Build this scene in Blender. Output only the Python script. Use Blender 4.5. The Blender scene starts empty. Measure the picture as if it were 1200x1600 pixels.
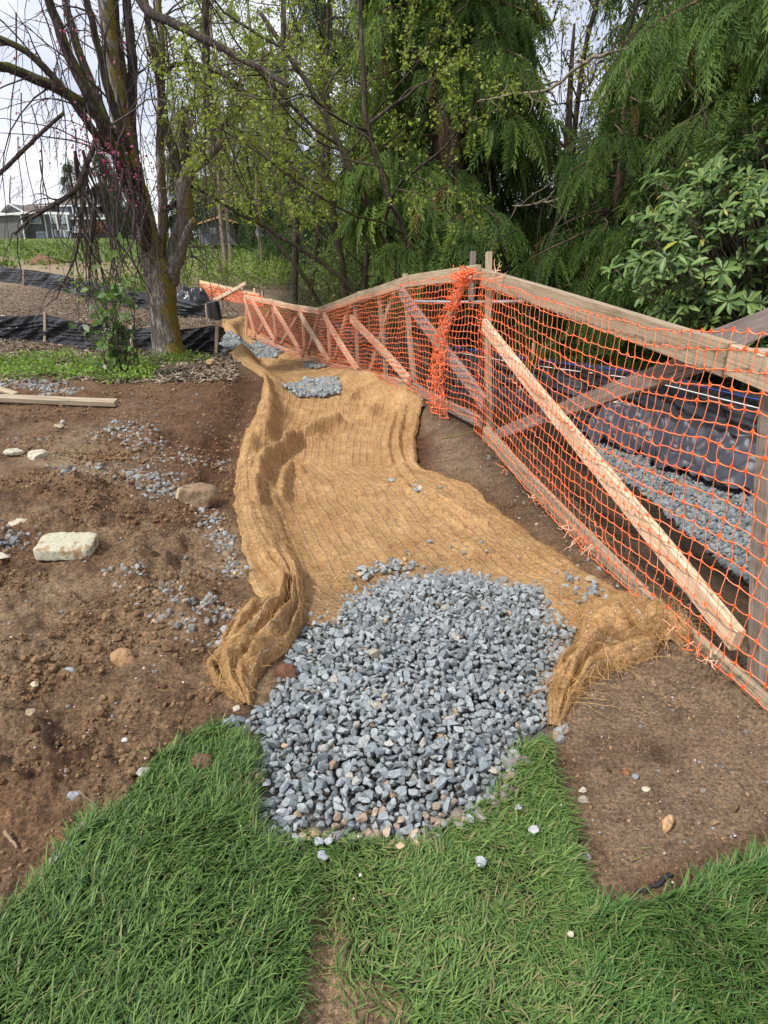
import bpy, math
import numpy as np
from mathutils import Matrix, Vector

# ------------------------------------------------------------------ camera, sky, sun, exposure
SC = bpy.context.scene
COL = SC.collection
CAM_H, PITCH, FPX = 1.6, math.radians(21.3), 1066.7      # photo pixels are 1200 x 1600
cam_d = bpy.data.cameras.new('camera')
cam_d.lens, cam_d.sensor_width, cam_d.sensor_fit = 24.0, 36.0, 'AUTO'
cam_d.clip_start, cam_d.clip_end = 0.05, 3000
cam = bpy.data.objects.new('camera', cam_d)
COL.objects.link(cam)
cam.location = (0, 0, CAM_H)
cam.rotation_euler = (math.radians(90) - PITCH, 0, 0)
SC.camera = cam

SUN_EL, SUN_AZ = math.radians(52), math.radians(-130)    # azimuth clockwise from +Y: behind and left
world = bpy.data.worlds.new('World')
SC.world = world
world.use_nodes = True
wn, wl = world.node_tree.nodes, world.node_tree.links
wn.clear()
w_out = wn.new('ShaderNodeOutputWorld')
w_bg = wn.new('ShaderNodeBackground'); w_bg.inputs['Strength'].default_value = 0.105
w_sky = wn.new('ShaderNodeTexSky'); w_sky.sky_type = 'NISHITA'; w_sky.sun_disc = False
w_sky.sun_elevation = SUN_EL; w_sky.sun_rotation = SUN_AZ
w_tc = wn.new('ShaderNodeTexCoord')
w_map = wn.new('ShaderNodeMapping'); w_map.inputs['Scale'].default_value = (1.0, 1.0, 2.6)
w_n1 = wn.new('ShaderNodeTexNoise'); w_n1.inputs['Scale'].default_value = 1.6; w_n1.inputs['Detail'].default_value = 8; w_n1.inputs['Roughness'].default_value = 0.55
w_n2 = wn.new('ShaderNodeTexNoise'); w_n2.inputs['Scale'].default_value = 3.1; w_n2.inputs['Detail'].default_value = 8
w_r1 = wn.new('ShaderNodeValToRGB')
w_r1.color_ramp.elements[0].position = 0.30; w_r1.color_ramp.elements[1].position = 0.47
w_r2 = wn.new('ShaderNodeValToRGB')
w_r2.color_ramp.elements[0].position = 0.38; w_r2.color_ramp.elements[0].color = (3.3, 3.65, 4.5, 1)
w_r2.color_ramp.elements[1].position = 0.60; w_r2.color_ramp.elements[1].color = (5.7, 5.8, 6.2, 1)
w_mix = wn.new('ShaderNodeMix'); w_mix.data_type = 'RGBA'
wl.new(w_tc.outputs['Generated'], w_map.inputs['Vector'])
wl.new(w_map.outputs['Vector'], w_n1.inputs['Vector']); wl.new(w_map.outputs['Vector'], w_n2.inputs['Vector'])
wl.new(w_n1.outputs['Fac'], w_r1.inputs['Fac']); wl.new(w_n2.outputs['Fac'], w_r2.inputs['Fac'])
wl.new(w_r1.outputs['Color'], w_mix.inputs[0])
wl.new(w_sky.outputs['Color'], w_mix.inputs[6]); wl.new(w_r2.outputs['Color'], w_mix.inputs[7])
wl.new(w_mix.outputs[2], w_bg.inputs['Color']); wl.new(w_bg.outputs['Background'], w_out.inputs['Surface'])

sun_d = bpy.data.lights.new('sun', 'SUN')
sun_d.energy, sun_d.angle, sun_d.color = 2.3, math.radians(5), (1.0, 0.95, 0.87)
sun = bpy.data.objects.new('sun', sun_d)
COL.objects.link(sun)
sdir = Vector((math.sin(SUN_AZ)*math.cos(SUN_EL), math.cos(SUN_AZ)*math.cos(SUN_EL), math.sin(SUN_EL)))
sun.rotation_euler = sdir.to_track_quat('Z', 'Y').to_euler()
sun.location = (-6, -6, 12)

SC.view_settings.view_transform = 'Standard'
SC.view_settings.look = 'None'
SC.view_settings.gamma = 1
SC.view_settings.exposure = 0.98
SC.view_settings.use_curve_mapping = False
SC.cycles.max_bounces = 6
SC.cycles.diffuse_bounces = 4
SC.cycles.transparent_max_bounces = 8
SC.cycles.use_denoising = True

# ------------------------------------------------------------------ numpy helpers
RNG = np.random.default_rng(11)
def U(a, b, n=None): return RNG.uniform(a, b, n)
_perm = np.random.default_rng(5).permutation(1024)
_perm = np.concatenate([_perm, _perm])
def perlin(x, y, seed=0):
    x = np.asarray(x, float) + 37.7*seed + 5000; y = np.asarray(y, float) + 91.3*seed + 5000
    xi, yi = np.floor(x).astype(np.int64), np.floor(y).astype(np.int64)
    xf, yf = x-xi, y-yi
    u, v = xf*xf*xf*(xf*(xf*6-15)+10), yf*yf*yf*(yf*(yf*6-15)+10)
    def g(ix, iy, dx, dy):
        h = _perm[(_perm[ix & 1023] + iy) & 1023]*(2*math.pi/1024)*7
        return np.cos(h)*dx + np.sin(h)*dy
    a = g(xi, yi, xf, yf); b = g(xi+1, yi, xf-1, yf); c = g(xi, yi+1, xf, yf-1); d = g(xi+1, yi+1, xf-1, yf-1)
    return ((a*(1-u)+b*u)*(1-v) + (c*(1-u)+d*u)*v)*1.5
def fbm(x, y, octv=4, seed=0, rough=0.5):
    t, a, f, s = 0, 1.0, 1.0, 0
    for k in range(octv):
        t = t + a*perlin(x*f, y*f, seed+k); s += a; a *= rough; f *= 2.03
    return t/s
def sst(a, b, x):
    t = np.clip((x-a)/(b-a), 0, 1); return t*t*(3-2*t)
def unit(v):
    v = np.asarray(v, float); return v/np.maximum(np.linalg.norm(v, axis=-1, keepdims=True), 1e-9)
def inpoly(x, y, P):
    P = np.asarray(P); ins = np.zeros(np.shape(x), bool); j = len(P)-1
    for i in range(len(P)):
        xi, yi = P[i]; xj, yj = P[j]
        c = ((yi > y) != (yj > y)) & (x < (xj-xi)*(y-yi)/(yj-yi+1e-12)+xi)
        ins ^= c; j = i
    return ins
def dline(x, y, P, closed=False):
    P = np.asarray(P)[:, :2]; best = np.full(np.shape(x), 1e9)
    n = len(P)
    for i in range(n if closed else n-1):
        a, b = P[i], P[(i+1) % n]; ab = b-a
        t = np.clip(((x-a[0])*ab[0]+(y-a[1])*ab[1])/(ab@ab+1e-12), 0, 1)
        best = np.minimum(best, np.hypot(x-a[0]-t*ab[0], y-a[1]-t*ab[1]))
    return best

# ------------------------------------------------------------------ photo pixel <-> world
_R, _F, _UP = np.array([1., 0, 0]), np.array([0, math.cos(PITCH), -math.sin(PITCH)]), np.array([0, math.sin(PITCH), math.cos(PITCH)])
C0 = np.array([0, 0, CAM_H])
def ray(u, v):
    u, v = np.asarray(u, float)[..., None], np.asarray(v, float)[..., None]
    return _R*(u-600)/FPX + _UP*(800-v)/FPX + _F
def at(u, v, Y):
    d = ray(u, v); return C0 + d*(np.asarray(Y, float)/d[..., 1])[..., None]
def flat(u, v, z=0.0):
    d = ray(u, v); return C0 + d*((z-CAM_H)/d[..., 2])[..., None]
def onplane(u, v, A, B, off=0.0):
    A, B = np.asarray(A, float)[:2], np.asarray(B, float)[:2]
    t = unit(B-A); n = np.array([-t[1], t[0]])
    if n[0] > 0: n = -n
    d = ray(u, v); k = (((A+n*off) @ n))/(d[..., :2] @ n)
    return C0 + d*k[..., None]

# ------------------------------------------------------------------ mesh builder
class MB:
    def __init__(s): s.v = []; s.f = []; s.c = []; s.n = 0; s.uv = []
    def add(s, v, faces, col=None, mat=0, smooth=False, uv=None):
        v = np.asarray(v, float).reshape(-1, 3)
        if not isinstance(faces, (list, tuple)): faces = [faces]
        for f in faces: s.f.append((np.asarray(f, np.int64)+s.n, mat, smooth))
        s.v.append(v); s.n += len(v)
        if col is None: col = (1, 1, 1)
        col = np.asarray(col, float)
        s.c.append(np.broadcast_to(col, (len(v), 3)) if col.ndim == 1 else col)
        s.uv.append(np.zeros((len(v), 2)) if uv is None else np.asarray(uv))
        return s
    def mesh(s, name, mats, origin=(0, 0, 0)):
        me = bpy.data.meshes.new(name)
        V = np.concatenate(s.v)-np.asarray(origin, float)
        me.vertices.add(len(V)); me.vertices.foreach_set('co', V.ravel().astype(np.float32))
        li = np.concatenate([f.ravel() for f, _, _ in s.f])
        tot = np.concatenate([np.full(len(f), f.shape[1]) for f, _, _ in s.f])
        mi = np.concatenate([np.full(len(f), m) for f, m, _ in s.f])
        sm = np.concatenate([np.full(len(f), t) for f, _, t in s.f])
        me.loops.add(len(li)); me.loops.foreach_set('vertex_index', li.astype(np.int32))
        me.polygons.add(len(tot))
        me.polygons.foreach_set('loop_start', np.concatenate([[0], np.cumsum(tot)[:-1]]).astype(np.int32))
        me.polygons.foreach_set('material_index', mi.astype(np.int32))
        me.polygons.foreach_set('use_smooth', sm.astype(bool))
        me.update(calc_edges=True)
        a = me.color_attributes.new('tint', 'FLOAT_COLOR', 'POINT')
        c = np.concatenate([np.concatenate(s.c), np.ones((len(V), 1))], axis=1)
        a.data.foreach_set('color', c.ravel().astype(np.float32))
        uvs = np.concatenate(s.uv)
        if np.any(uvs):
            l = me.uv_layers.new(name='UVMap'); l.data.foreach_set('uv', uvs[li].ravel().astype(np.float32))
        for m in (mats if isinstance(mats, (list, tuple)) else [mats]): me.materials.append(m)
        me.validate()
        return me
    def obj(s, name, mats, parent=None, label=None, kind=None):
        org = tuple(parent_world(parent)) if parent is not None else (0, 0, 0)
        o = bpy.data.objects.new(name, s.mesh(name, mats, org)); COL.objects.link(o)
        if parent is not None: o.parent = parent
        if label: o['label'] = label
        if kind: o['kind'] = kind
        return o
def parent_world(o):
    p = np.zeros(3)
    while o is not None: p += np.array(o.location); o = o.parent
    return p
def thing(name, label, cat, loc=(0, 0, 0), group=None):
    o = bpy.data.objects.new(name, None); COL.objects.link(o)
    o.location = tuple(float(a) for a in loc); o.empty_display_size = 0.1
    return tag(o, label, cat, group)
def tag(o, label, cat, group=None):
    o['label'] = label; o['category'] = cat
    if group: o['group'] = group
    return o
def structure(o): o['kind'] = 'structure'; return o

def inst(mb, T, Fs, P, X, Y, Z, S, col=None, mat=0, smooth=False):
    """N copies of template T with axes X,Y,Z scaled by S at P, joined into mb"""
    P = np.asarray(P, float); n, k = len(P), len(T)
    S = np.asarray(S, float)
    if S.ndim == 1: S = np.repeat(S[:, None], 3, 1)
    V = (P[:, None, :] + (T[None, :, 0]*S[:, None, 0])[..., None]*X[:, None, :]
         + (T[None, :, 1]*S[:, None, 1])[..., None]*Y[:, None, :] + (T[None, :, 2]*S[:, None, 2])[..., None]*Z[:, None, :])
    fs = []
    for F in (Fs if isinstance(Fs, list) else [Fs]):
        F = np.asarray(F); fs.append((F[None]+(np.arange(n)*k)[:, None, None]).reshape(-1, F.shape[1]))
    c = None
    if col is not None:
        col = np.asarray(col, float)
        if col.ndim == 2: c = np.repeat(col, k, 0)
        elif col.ndim == 3: c = col.reshape(-1, 3)
        else: c = col
    mb.add(V.reshape(-1, 3), fs, c, mat, smooth)
def frames(D, N):
    D = unit(D); X = unit(np.cross(D, N)); return X, D, np.cross(X, D)
def randdir(n):
    return unit(RNG.normal(size=(n, 3)))
def randrot(n):
    a = randdir(n); b = randdir(n); X, Y, Z = frames(a, b); return X, Y, Z

def tubes(mb, P, R, sides=5, col=None, mat=0, smooth=True, cap=False):
    """P (N,K,3) polylines, R (N,K) radii"""
    P = np.asarray(P, float); R = np.asarray(R, float)
    if P.ndim == 2: P = P[None]; R = R[None]
    N, K = P.shape[:2]
    T = unit(np.gradient(P, axis=1))
    ref = np.zeros((N, 1, 3)); mt = np.abs(T.mean(axis=1)); ref[np.arange(N), 0, np.argmin(mt, axis=1)] = 1
    A = unit(np.cross(T, np.broadcast_to(ref, T.shape))); B = np.cross(T, A)
    ang = np.arange(sides)*2*math.pi/sides
    V = P[:, :, None, :] + R[:, :, None, None]*(np.cos(ang)[None, None, :, None]*A[:, :, None, :]+np.sin(ang)[None, None, :, None]*B[:, :, None, :])
    k = np.arange(K-1)[:, None]; s = np.arange(sides)[None, :]; s2 = (s+1) % sides
    F = np.stack([k*sides+s, k*sides+s2, (k+1)*sides+s2, (k+1)*sides+s], -1).reshape(-1, 4)
    F = (F[None]+(np.arange(N)*K*sides)[:, None, None]).reshape(-1, 4)
    fs = [F]
    if cap:
        e = np.arange(sides)[None, :]
        fs.append(np.concatenate([e[:, ::-1], e+(K-1)*sides]))
        fs[-1] = (fs[-1][None]+(np.arange(N)*K*sides)[:, None, None]).reshape(-1, sides)
    c = None
    if col is not None:
        col = np.asarray(col, float); c = col if col.ndim == 1 else np.repeat(col, K*sides, 0)
    mb.add(V.reshape(-1, 3), fs, c, mat, smooth)
def smooth_line(pts, n):
    pts = np.asarray(pts, float)
    d = np.concatenate([[0], np.cumsum(np.linalg.norm(np.diff(pts, axis=0), axis=1))])
    t = np.linspace(0, d[-1], n)
    m = np.gradient(pts, d, axis=0)
    i = np.clip(np.searchsorted(d, t, 'right')-1, 0, len(d)-2); h = (d[i+1]-d[i])[:, None]; s = ((t-d[i])/(d[i+1]-d[i]))[:, None]
    return (2*s**3-3*s**2+1)*pts[i] + (s**3-2*s**2+s)*h*m[i] + (-2*s**3+3*s**2)*pts[i+1] + (s**3-s**2)*h*m[i+1]

BOXF = np.array([[0, 1, 3, 2], [4, 6, 7, 5], [0, 4, 5, 1], [2, 3, 7, 6], [0, 2, 6, 4], [1, 5, 7, 3]])
def box(mb, c, s, col=None, mat=0, rz=0.0):
    v = np.array([[x, y, z] for x in (-.5, .5) for y in (-.5, .5) for z in (-.5, .5)])*np.asarray(s, float)
    if rz: cs, sn = math.cos(rz), math.sin(rz); v = np.stack([v[:, 0]*cs-v[:, 1]*sn, v[:, 0]*sn+v[:, 1]*cs, v[:, 2]], 1)
    mb.add(v+np.asarray(c, float), BOXF, col, mat)
def board(mb, A, B, w, t, nrm, col=None, bev=0.004, warp=0.006):
    """a sawn board from A to B, width w across, thickness t along nrm, eased edges, slightly warped"""
    A, B, nrm = np.asarray(A, float), np.asarray(B, float), np.asarray(nrm, float)
    d = unit(B-A); n = unit(nrm-d*(nrm@d)); a = np.cross(d, n)
    h, k = w/2, t/2
    prof = np.array([[-h+bev, -k], [h-bev, -k], [h, -k+bev], [h, k-bev], [h-bev, k], [-h+bev, k], [-h, k-bev], [-h, -k+bev]])
    L = np.linalg.norm(B-A); K = 7; ph = U(0, 6, 2)
    V = []
    for s in np.linspace(0, 1, K):
        cpos = A+(B-A)*s + n*warp*math.sin(s*5+ph[0]) + a*warp*math.sin(s*4+ph[1])
        V.append(cpos+prof[:, :1]*a+prof[:, 1:]*n)
    V = np.concatenate(V)
    q = np.arange(K-1)[:, None]*8; e = np.arange(8)[None, :]
    F = np.stack([q+e, q+(e+1) % 8, q+8+(e+1) % 8, q+8+e], -1).reshape(-1, 4)
    caps = np.stack([np.arange(8)[::-1], np.arange(8)+(K-1)*8])
    # grain runs along local u (stored as uv: along, around)
    al = np.repeat(np.linspace(0, L, K), 8); ar = np.tile(np.cumsum([0, w, .01, t, .01, w, .01, t]), K)
    off = U(0, 50)
    mb.add(V, [F, caps], col, 0, False, np.stack([al+off, ar+off+.01], 1))

# ------------------------------------------------------------------ materials
def new_mat(name):
    m = bpy.data.materials.new(name); m.use_nodes = True
    nt = m.node_tree; b = nt.nodes['Principled BSDF']
    return m, nt, nt.nodes, nt.links, b
def ramp(nt, fac, stops):
    r = nt.nodes.new('ShaderNodeValToRGB'); e = r.color_ramp.elements
    e[0].position, e[0].color = stops[0][0], (*stops[0][1], 1)
    e[1].position, e[1].color = stops[-1][0], (*stops[-1][1], 1)
    for p, c in stops[1:-1]:
        q = e.new(p); q.color = (*c, 1)
    nt.links.new(fac, r.inputs['Fac']); return r.outputs['Color']
def noise(nt, scale, detail=4, rough=0.55, vec=None, dist=0.0):
    n = nt.nodes.new('ShaderNodeTexNoise')
    n.inputs['Scale'].default_value = scale; n.inputs['Detail'].default_value = detail; n.inputs['Roughness'].default_value = rough
    n.inputs['Distortion'].default_value = dist
    if vec is not None: nt.links.new(vec, n.inputs['Vector'])
    return n.outputs['Fac']
def mixc(nt, a, b, fac, mode='MIX'):
    m = nt.nodes.new('ShaderNodeMix'); m.data_type = 'RGBA'; m.blend_type = mode
    for s, v in ((0, fac), (6, a), (7, b)):
        if isinstance(v, (int, float)): m.inputs[s].default_value = v
        elif isinstance(v, (tuple, list)): m.inputs[s].default_value = (*v, 1) if len(v) == 3 else v
        else: nt.links.new(v, m.inputs[s])
    return m.outputs[2]
def coords(nt, kind='Object', scale=None):
    t = nt.nodes.new('ShaderNodeTexCoord'); o = t.outputs[kind]
    if scale is not None:
        p = nt.nodes.new('ShaderNodeMapping'); p.inputs['Scale'].default_value = scale
        nt.links.new(o, p.inputs['Vector']); o = p.outputs['Vector']
    return o
def attr(nt, name='tint'):
    a = nt.nodes.new('ShaderNodeAttribute'); a.attribute_name = name; return a.outputs['Color']
def bump(nt, b, h, strength=0.5, dist=0.01, prev=None):
    n = nt.nodes.new('ShaderNodeBump'); n.inputs['Strength'].default_value = strength; n.inputs['Distance'].default_value = dist
    nt.links.new(h, n.inputs['Height'])
    if prev is not None: nt.links.new(prev, n.inputs['Normal'])
    nt.links.new(n.outputs['Normal'], b.inputs['Normal']); return n.outputs['Normal']
def math_n(nt, op, a, b=None):
    m = nt.nodes.new('ShaderNodeMath'); m.operation = op
    for i, v in enumerate((a, b)):
        if v is None: continue
        if isinstance(v, (int, float)): m.inputs[i].default_value = v
        else: nt.links.new(v, m.inputs[i])
    return m.outputs[0]

def soil_mat():
    m, nt, n, l, b = new_mat('soil')
    co = coords(nt)
    c = attr(nt)
    f1 = noise(nt, 9, 6, .65, co); f2 = noise(nt, 70, 5, .7, co); f3 = noise(nt, 260, 3, .7, co)
    c = mixc(nt, c, ramp(nt, f1, [(.3, (.55, .5, .48)), (.5, (1, 1, 1)), (.72, (1.35, 1.3, 1.22))]), 1, 'MULTIPLY')
    c = mixc(nt, c, ramp(nt, f2, [(.32, (.36, .33, .31)), (.5, (1, 1, 1)), (.68, (1.7, 1.64, 1.55))]), 1, 'MULTIPLY')
    c = mixc(nt, c, ramp(nt, f3, [(.35, (.5, .5, .5)), (.5, (1, 1, 1)), (.68, (1.7, 1.62, 1.5))]), .8, 'MULTIPLY')
    l.new(c, b.inputs['Base Color']); b.inputs['Roughness'].default_value = .92; b.inputs['Specular IOR Level'].default_value = .25
    p = bump(nt, b, f2, 1.0, .03); bump(nt, b, f3, .9, .008, p)
    return m
M_SOIL = soil_mat()

def stone_mat(name, random_obj):
    m, nt, n, l, b = new_mat(name)
    co = coords(nt)
    if random_obj:
        oi = n.new('ShaderNodeObjectInfo')
        c = ramp(nt, oi.outputs['Random'], [(0, (.15, .178, .198)), (.35, (.20, .235, .258)), (.7, (.27, .305, .325)), (.93, (.34, .37, .385)), (.965, (.34, .29, .22)), (1, (.40, .42, .43))])
    else:
        c = attr(nt)
    f1 = noise(nt, 2.0 if random_obj else 120, 6, .75, co, .8); f2 = noise(nt, 9 if random_obj else 420, 3, .7, co)
    c = mixc(nt, c, ramp(nt, f1, [(.34, (.62, .63, .65)), (.47, (.92, .92, .92)), (.58, (1.15, 1.15, 1.13)), (.70, (1.6, 1.58, 1.53))]), 1, 'MULTIPLY')
    c = mixc(nt, c, ramp(nt, f2, [(.35, (.6, .6, .6)), (.5, (1, 1, 1)), (.66, (1.5, 1.5, 1.48))]), 1, 'MULTIPLY')
    l.new(c, b.inputs['Base Color']); b.inputs['Roughness'].default_value = .72
    bump(nt, b, f1, .5, .006)
    return m
M_STONE_P = stone_mat('crushed_stone', True)
M_STONE = stone_mat('crushed_stone_joined', False)

def wood_mat(name, c1, c2, c3, rough=.8, nails=False):
    m, nt, n, l, b = new_mat(name)
    uv = coords(nt, 'UV', (1.6, 55, 1)); uv2 = coords(nt, 'UV', (5, 260, 1)); uv3 = coords(nt, 'UV', (2.2, 9, 1))
    g1 = noise(nt, 1.0, 5, .6, uv, 1.2); g2 = noise(nt, 1.0, 3, .6, uv2); g3 = noise(nt, 1.0, 4, .6, uv3)
    c = ramp(nt, g1, [(.3, c1), (.5, c2), (.7, c3)])
    c = mixc(nt, c, ramp(nt, g2, [(.3, (.72, .7, .68)), (.5, (1, 1, 1)), (.7, (1.14, 1.13, 1.1))]), 1, 'MULTIPLY')
    c = mixc(nt, c, ramp(nt, g3, [(.28, (.62, .57, .52)), (.45, (1, 1, 1)), (1, (1.05, 1.03, 1))]), .8, 'MULTIPLY')
    c = mixc(nt, c, attr(nt), 1, 'MULTIPLY')
    l.new(c, b.inputs['Base Color']); b.inputs['Roughness'].default_value = rough
    p = bump(nt, b, g1, .35, .004); bump(nt, b, g2, .35, .002, p)
    return m
M_WOOD_NEW = wood_mat('fresh_sawn_lumber', (.50, .32, .19), (.68, .49, .34), (.76, .60, .46))
M_WOOD_OLD = wood_mat('weathered_lumber', (.23, .175, .12), (.39, .31, .215), (.50, .42, .31))
M_WOOD_GREY = wood_mat('grey_lumber', (.13, .10, .085), (.23, .185, .16), (.32, .27, .24))

def simple_mat(name, col, rough=.8, tint=True, nscale=30, nlo=.7, nhi=1.25, spec=.4, bumps=0.0, trans=0.0, vary=None):
    m, nt, n, l, b = new_mat(name)
    f = noise(nt, nscale, 4, .6, coords(nt))
    c = ramp(nt, f, [(.3, tuple(x*nlo for x in col)), (.5, col), (.7, tuple(min(1, x*nhi) for x in col))])
    if tint: c = mixc(nt, c, attr(nt), 1, 'MULTIPLY')
    l.new(c, b.inputs['Base Color']); b.inputs['Roughness'].default_value = rough; b.inputs['Specular IOR Level'].default_value = spec
    if bumps: bump(nt, b, f, bumps, .01)
    if trans:
        tr = n.new('ShaderNodeBsdfTranslucent'); l.new(mixc(nt, c, (1.25, 1.3, .7), 1, 'MULTIPLY'), tr.inputs['Color'])
        mx = n.new('ShaderNodeMixShader'); mx.inputs[0].default_value = trans
        l.new(b.outputs[0], mx.inputs[1]); l.new(tr.outputs[0], mx.inputs[2])
        l.new(mx.outputs[0], n['Material Output'].inputs['Surface'])
    return m
M_PLASTIC_DULL = simple_mat('dull_black_film', (.030, .031, .036), .46, True, 6, .7, 1.3, .45)
M_KNOT = simple_mat('orange_net_knots', (.86, .10, .015), .5, True, 40, .85, 1.1)
M_STRAND = simple_mat('orange_net_strands', (.88, .20, .07), .5, True, 40, .85, 1.15)
M_PLASTIC = simple_mat('black_plastic_film', (.024, .025, .030), .31, True, 6, .7, 1.3, .5)
M_COIR_FIBRE = simple_mat('coir_fibre', (.52, .31, .12), .85, True, 20, .8, 1.2)
M_GRASS = simple_mat('grass_blades', (1, 1, 1), .55, True, 3, .85, 1.15, .35, 0, .25)
M_LEAF = simple_mat('leaves', (1, 1, 1), .5, True, 8, .85, 1.15, .4, 0, .4)
M_CEDAR = simple_mat('cedar_sprays', (1, 1, 1), .6, True, 4, .8, 1.2, .3, 0, .36)
M_RHODO = simple_mat('rhododendron_leaf', (1, 1, 1), .42, True, 14, .75, 1.2, .35, 0, .18)
M_PETAL = simple_mat('petals', (.75, .42, .50), .6, True, 8, .9, 1.1, .3, 0, .3)
M_CHIP = simple_mat('bark_chips', (1, 1, 1), .9, True, 40, .7, 1.2)
M_CLOD = simple_mat('soil_clods', (1, 1, 1), .95, True, 60, .6, 1.4, .2, .8)
M_ROCK = simple_mat('field_stone', (1, 1, 1), .85, True, 34, .45, 1.3, .3, 1.0)
M_PVC = simple_mat('grey_conduit', (.28, .30, .32), .4, False, 5)
M_TWINE_W = simple_mat('white_cord', (.72, .72, .70), .7, False, 20)
M_TWINE_B = simple_mat('blue_cord', (.03, .08, .38), .6, False, 20)

def coir_mat():
    m, nt, n, l, b = new_mat('coir_mat')
    uvn = n.new('ShaderNodeUVMap'); sep = n.new('ShaderNodeSeparateXYZ'); l.new(uvn.outputs['UV'], sep.inputs[0])
    co = coords(nt)
    wob = noise(nt, 5, 2, .5, co)
    x = math_n(nt, 'ADD', sep.outputs['X'], math_n(nt, 'MULTIPLY', wob, .014))
    fr = math_n(nt, 'FRACT', math_n(nt, 'MULTIPLY', x, 19.0))       # stitch rows about 5 cm apart
    d = math_n(nt, 'ABSOLUTE', math_n(nt, 'SUBTRACT', fr, .5))
    seam = math_n(nt, 'SMOOTH_MIN', math_n(nt, 'MULTIPLY', d, 6.0), 1.0)
    stitch = math_n(nt, 'LESS_THAN', d, .045)
    dash = noise(nt, 90, 2, .5, co)
    stitch = math_n(nt, 'MULTIPLY', stitch, math_n(nt, 'GREATER_THAN', dash, .52))
    f1 = noise(nt, 4, 5, .6, co); f2 = noise(nt, 1.0, 4, .7, coords(nt, 'Object', (150, 420, 150)), 1.5); f3 = noise(nt, 1.0, 4, .7, coords(nt, 'Object', (420, 120, 200)), 1.5)
    f4 = noise(nt, 38, 5, .7, co, 1.0)
    c = ramp(nt, f1, [(.3, (.34, .197, .087)), (.5, (.435, .267, .124)), (.7, (.515, .335, .168))])
    c = mixc(nt, c, ramp(nt, f2, [(.3, (.42, .38, .33)), (.5, (1, 1, 1)), (.7, (1.55, 1.5, 1.45))]), .85, 'MULTIPLY')
    c = mixc(nt, c, ramp(nt, f3, [(.3, (.5, .46, .42)), (.5, (1, 1, 1)), (.7, (1.4, 1.4, 1.35))]), .8, 'MULTIPLY')
    c = mixc(nt, c, ramp(nt, f4, [(.3, (.45, .41, .37)), (.5, (1, 1, 1)), (.7, (1.35, 1.33, 1.3))]), .85, 'MULTIPLY')
    c = mixc(nt, c, attr(nt), 1, 'MULTIPLY')
    c = mixc(nt, c, ramp(nt, seam, [(0, (.80, .77, .74)), (.5, (1, 1, 1)), (1, (1.06, 1.06, 1.06))]), .9, 'MULTIPLY')  # faint shading along the stitch rows, painted into the colour
    c = mixc(nt, c, (.66, .52, .37), math_n(nt, 'MULTIPLY', stitch, .8))
    l.new(c, b.inputs['Base Color']); b.inputs['Roughness'].default_value = .95; b.inputs['Specular IOR Level'].default_value = .15
    p = bump(nt, b, seam, .6, .012); p = bump(nt, b, f4, .9, .016, p); p = bump(nt, b, f2, .6, .004, p); bump(nt, b, f3, .6, .004, p)
    return m
M_COIR = coir_mat()

def bark_mat(name, base, light, moss, moss_amt):
    m, nt, n, l, b = new_mat(name)
    co = coords(nt, 'Object', (1, 1, .28)); co2 = coords(nt)
    f1 = noise(nt, 22, 6, .65, co, .8); f2 = noise(nt, 5, 4, .6, co2); f3 = noise(nt, 60, 4, .6, co2)
    c = ramp(nt, f1, [(.32, tuple(x*.4 for x in base)), (.5, base), (.68, light)])
    geo = n.new('ShaderNodeNewGeometry'); sp = n.new('ShaderNodeSeparateXYZ'); l.new(geo.outputs['Normal'], sp.inputs[0])
    up = math_n(nt, 'ADD', math_n(nt, 'MULTIPLY', sp.outputs['Z'], .22), math_n(nt, 'MULTIPLY', sp.outputs['X'], .30))
    k = math_n(nt, 'ADD', up, f2)
    mm = ramp(nt, k, [(.62-moss_amt, (0, 0, 0)), (.74-moss_amt, (1, 1, 1))])
    mc = ramp(nt, f3, [(.3, tuple(x*.4 for x in moss)), (.5, moss), (.7, tuple(x*1.6 for x in moss))])
    c = mixc(nt, c, mc, mm)
    c = mixc(nt, c, attr(nt), 1, 'MULTIPLY')
    l.new(c, b.inputs['Base Color']); b.inputs['Roughness'].default_value = .95; b.inputs['Specular IOR Level'].default_value = .2
    p = bump(nt, b, f1, .9, .03); bump(nt, b, f3, .5, .01, p)
    return m
M_BARK_PLUM = bark_mat('plum_bark', (.17, .14, .12), (.46, .43, .39), (.20, .165, .035), .05)
M_BARK_LIMB = bark_mat('plum_limb_bark', (.050, .038, .033), (.13, .11, .095), (.085, .085, .02), -.06)
M_BARK_DARK = bark_mat('dark_bark', (.055, .042, .034), (.12, .10, .085), (.06, .07, .02), .02)
M_BARK_CEDAR = bark_mat('cedar_bark', (.13, .085, .06), (.24, .17, .13), (.05, .06, .025), -.05)
M_TWIG = simple_mat('twigs', (.075, .058, .048), .9, True, 20, .7, 1.3)
M_TWIG_PALE = simple_mat('pale_twigs', (.20, .165, .115), .9, True, 20, .7, 1.3)

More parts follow.
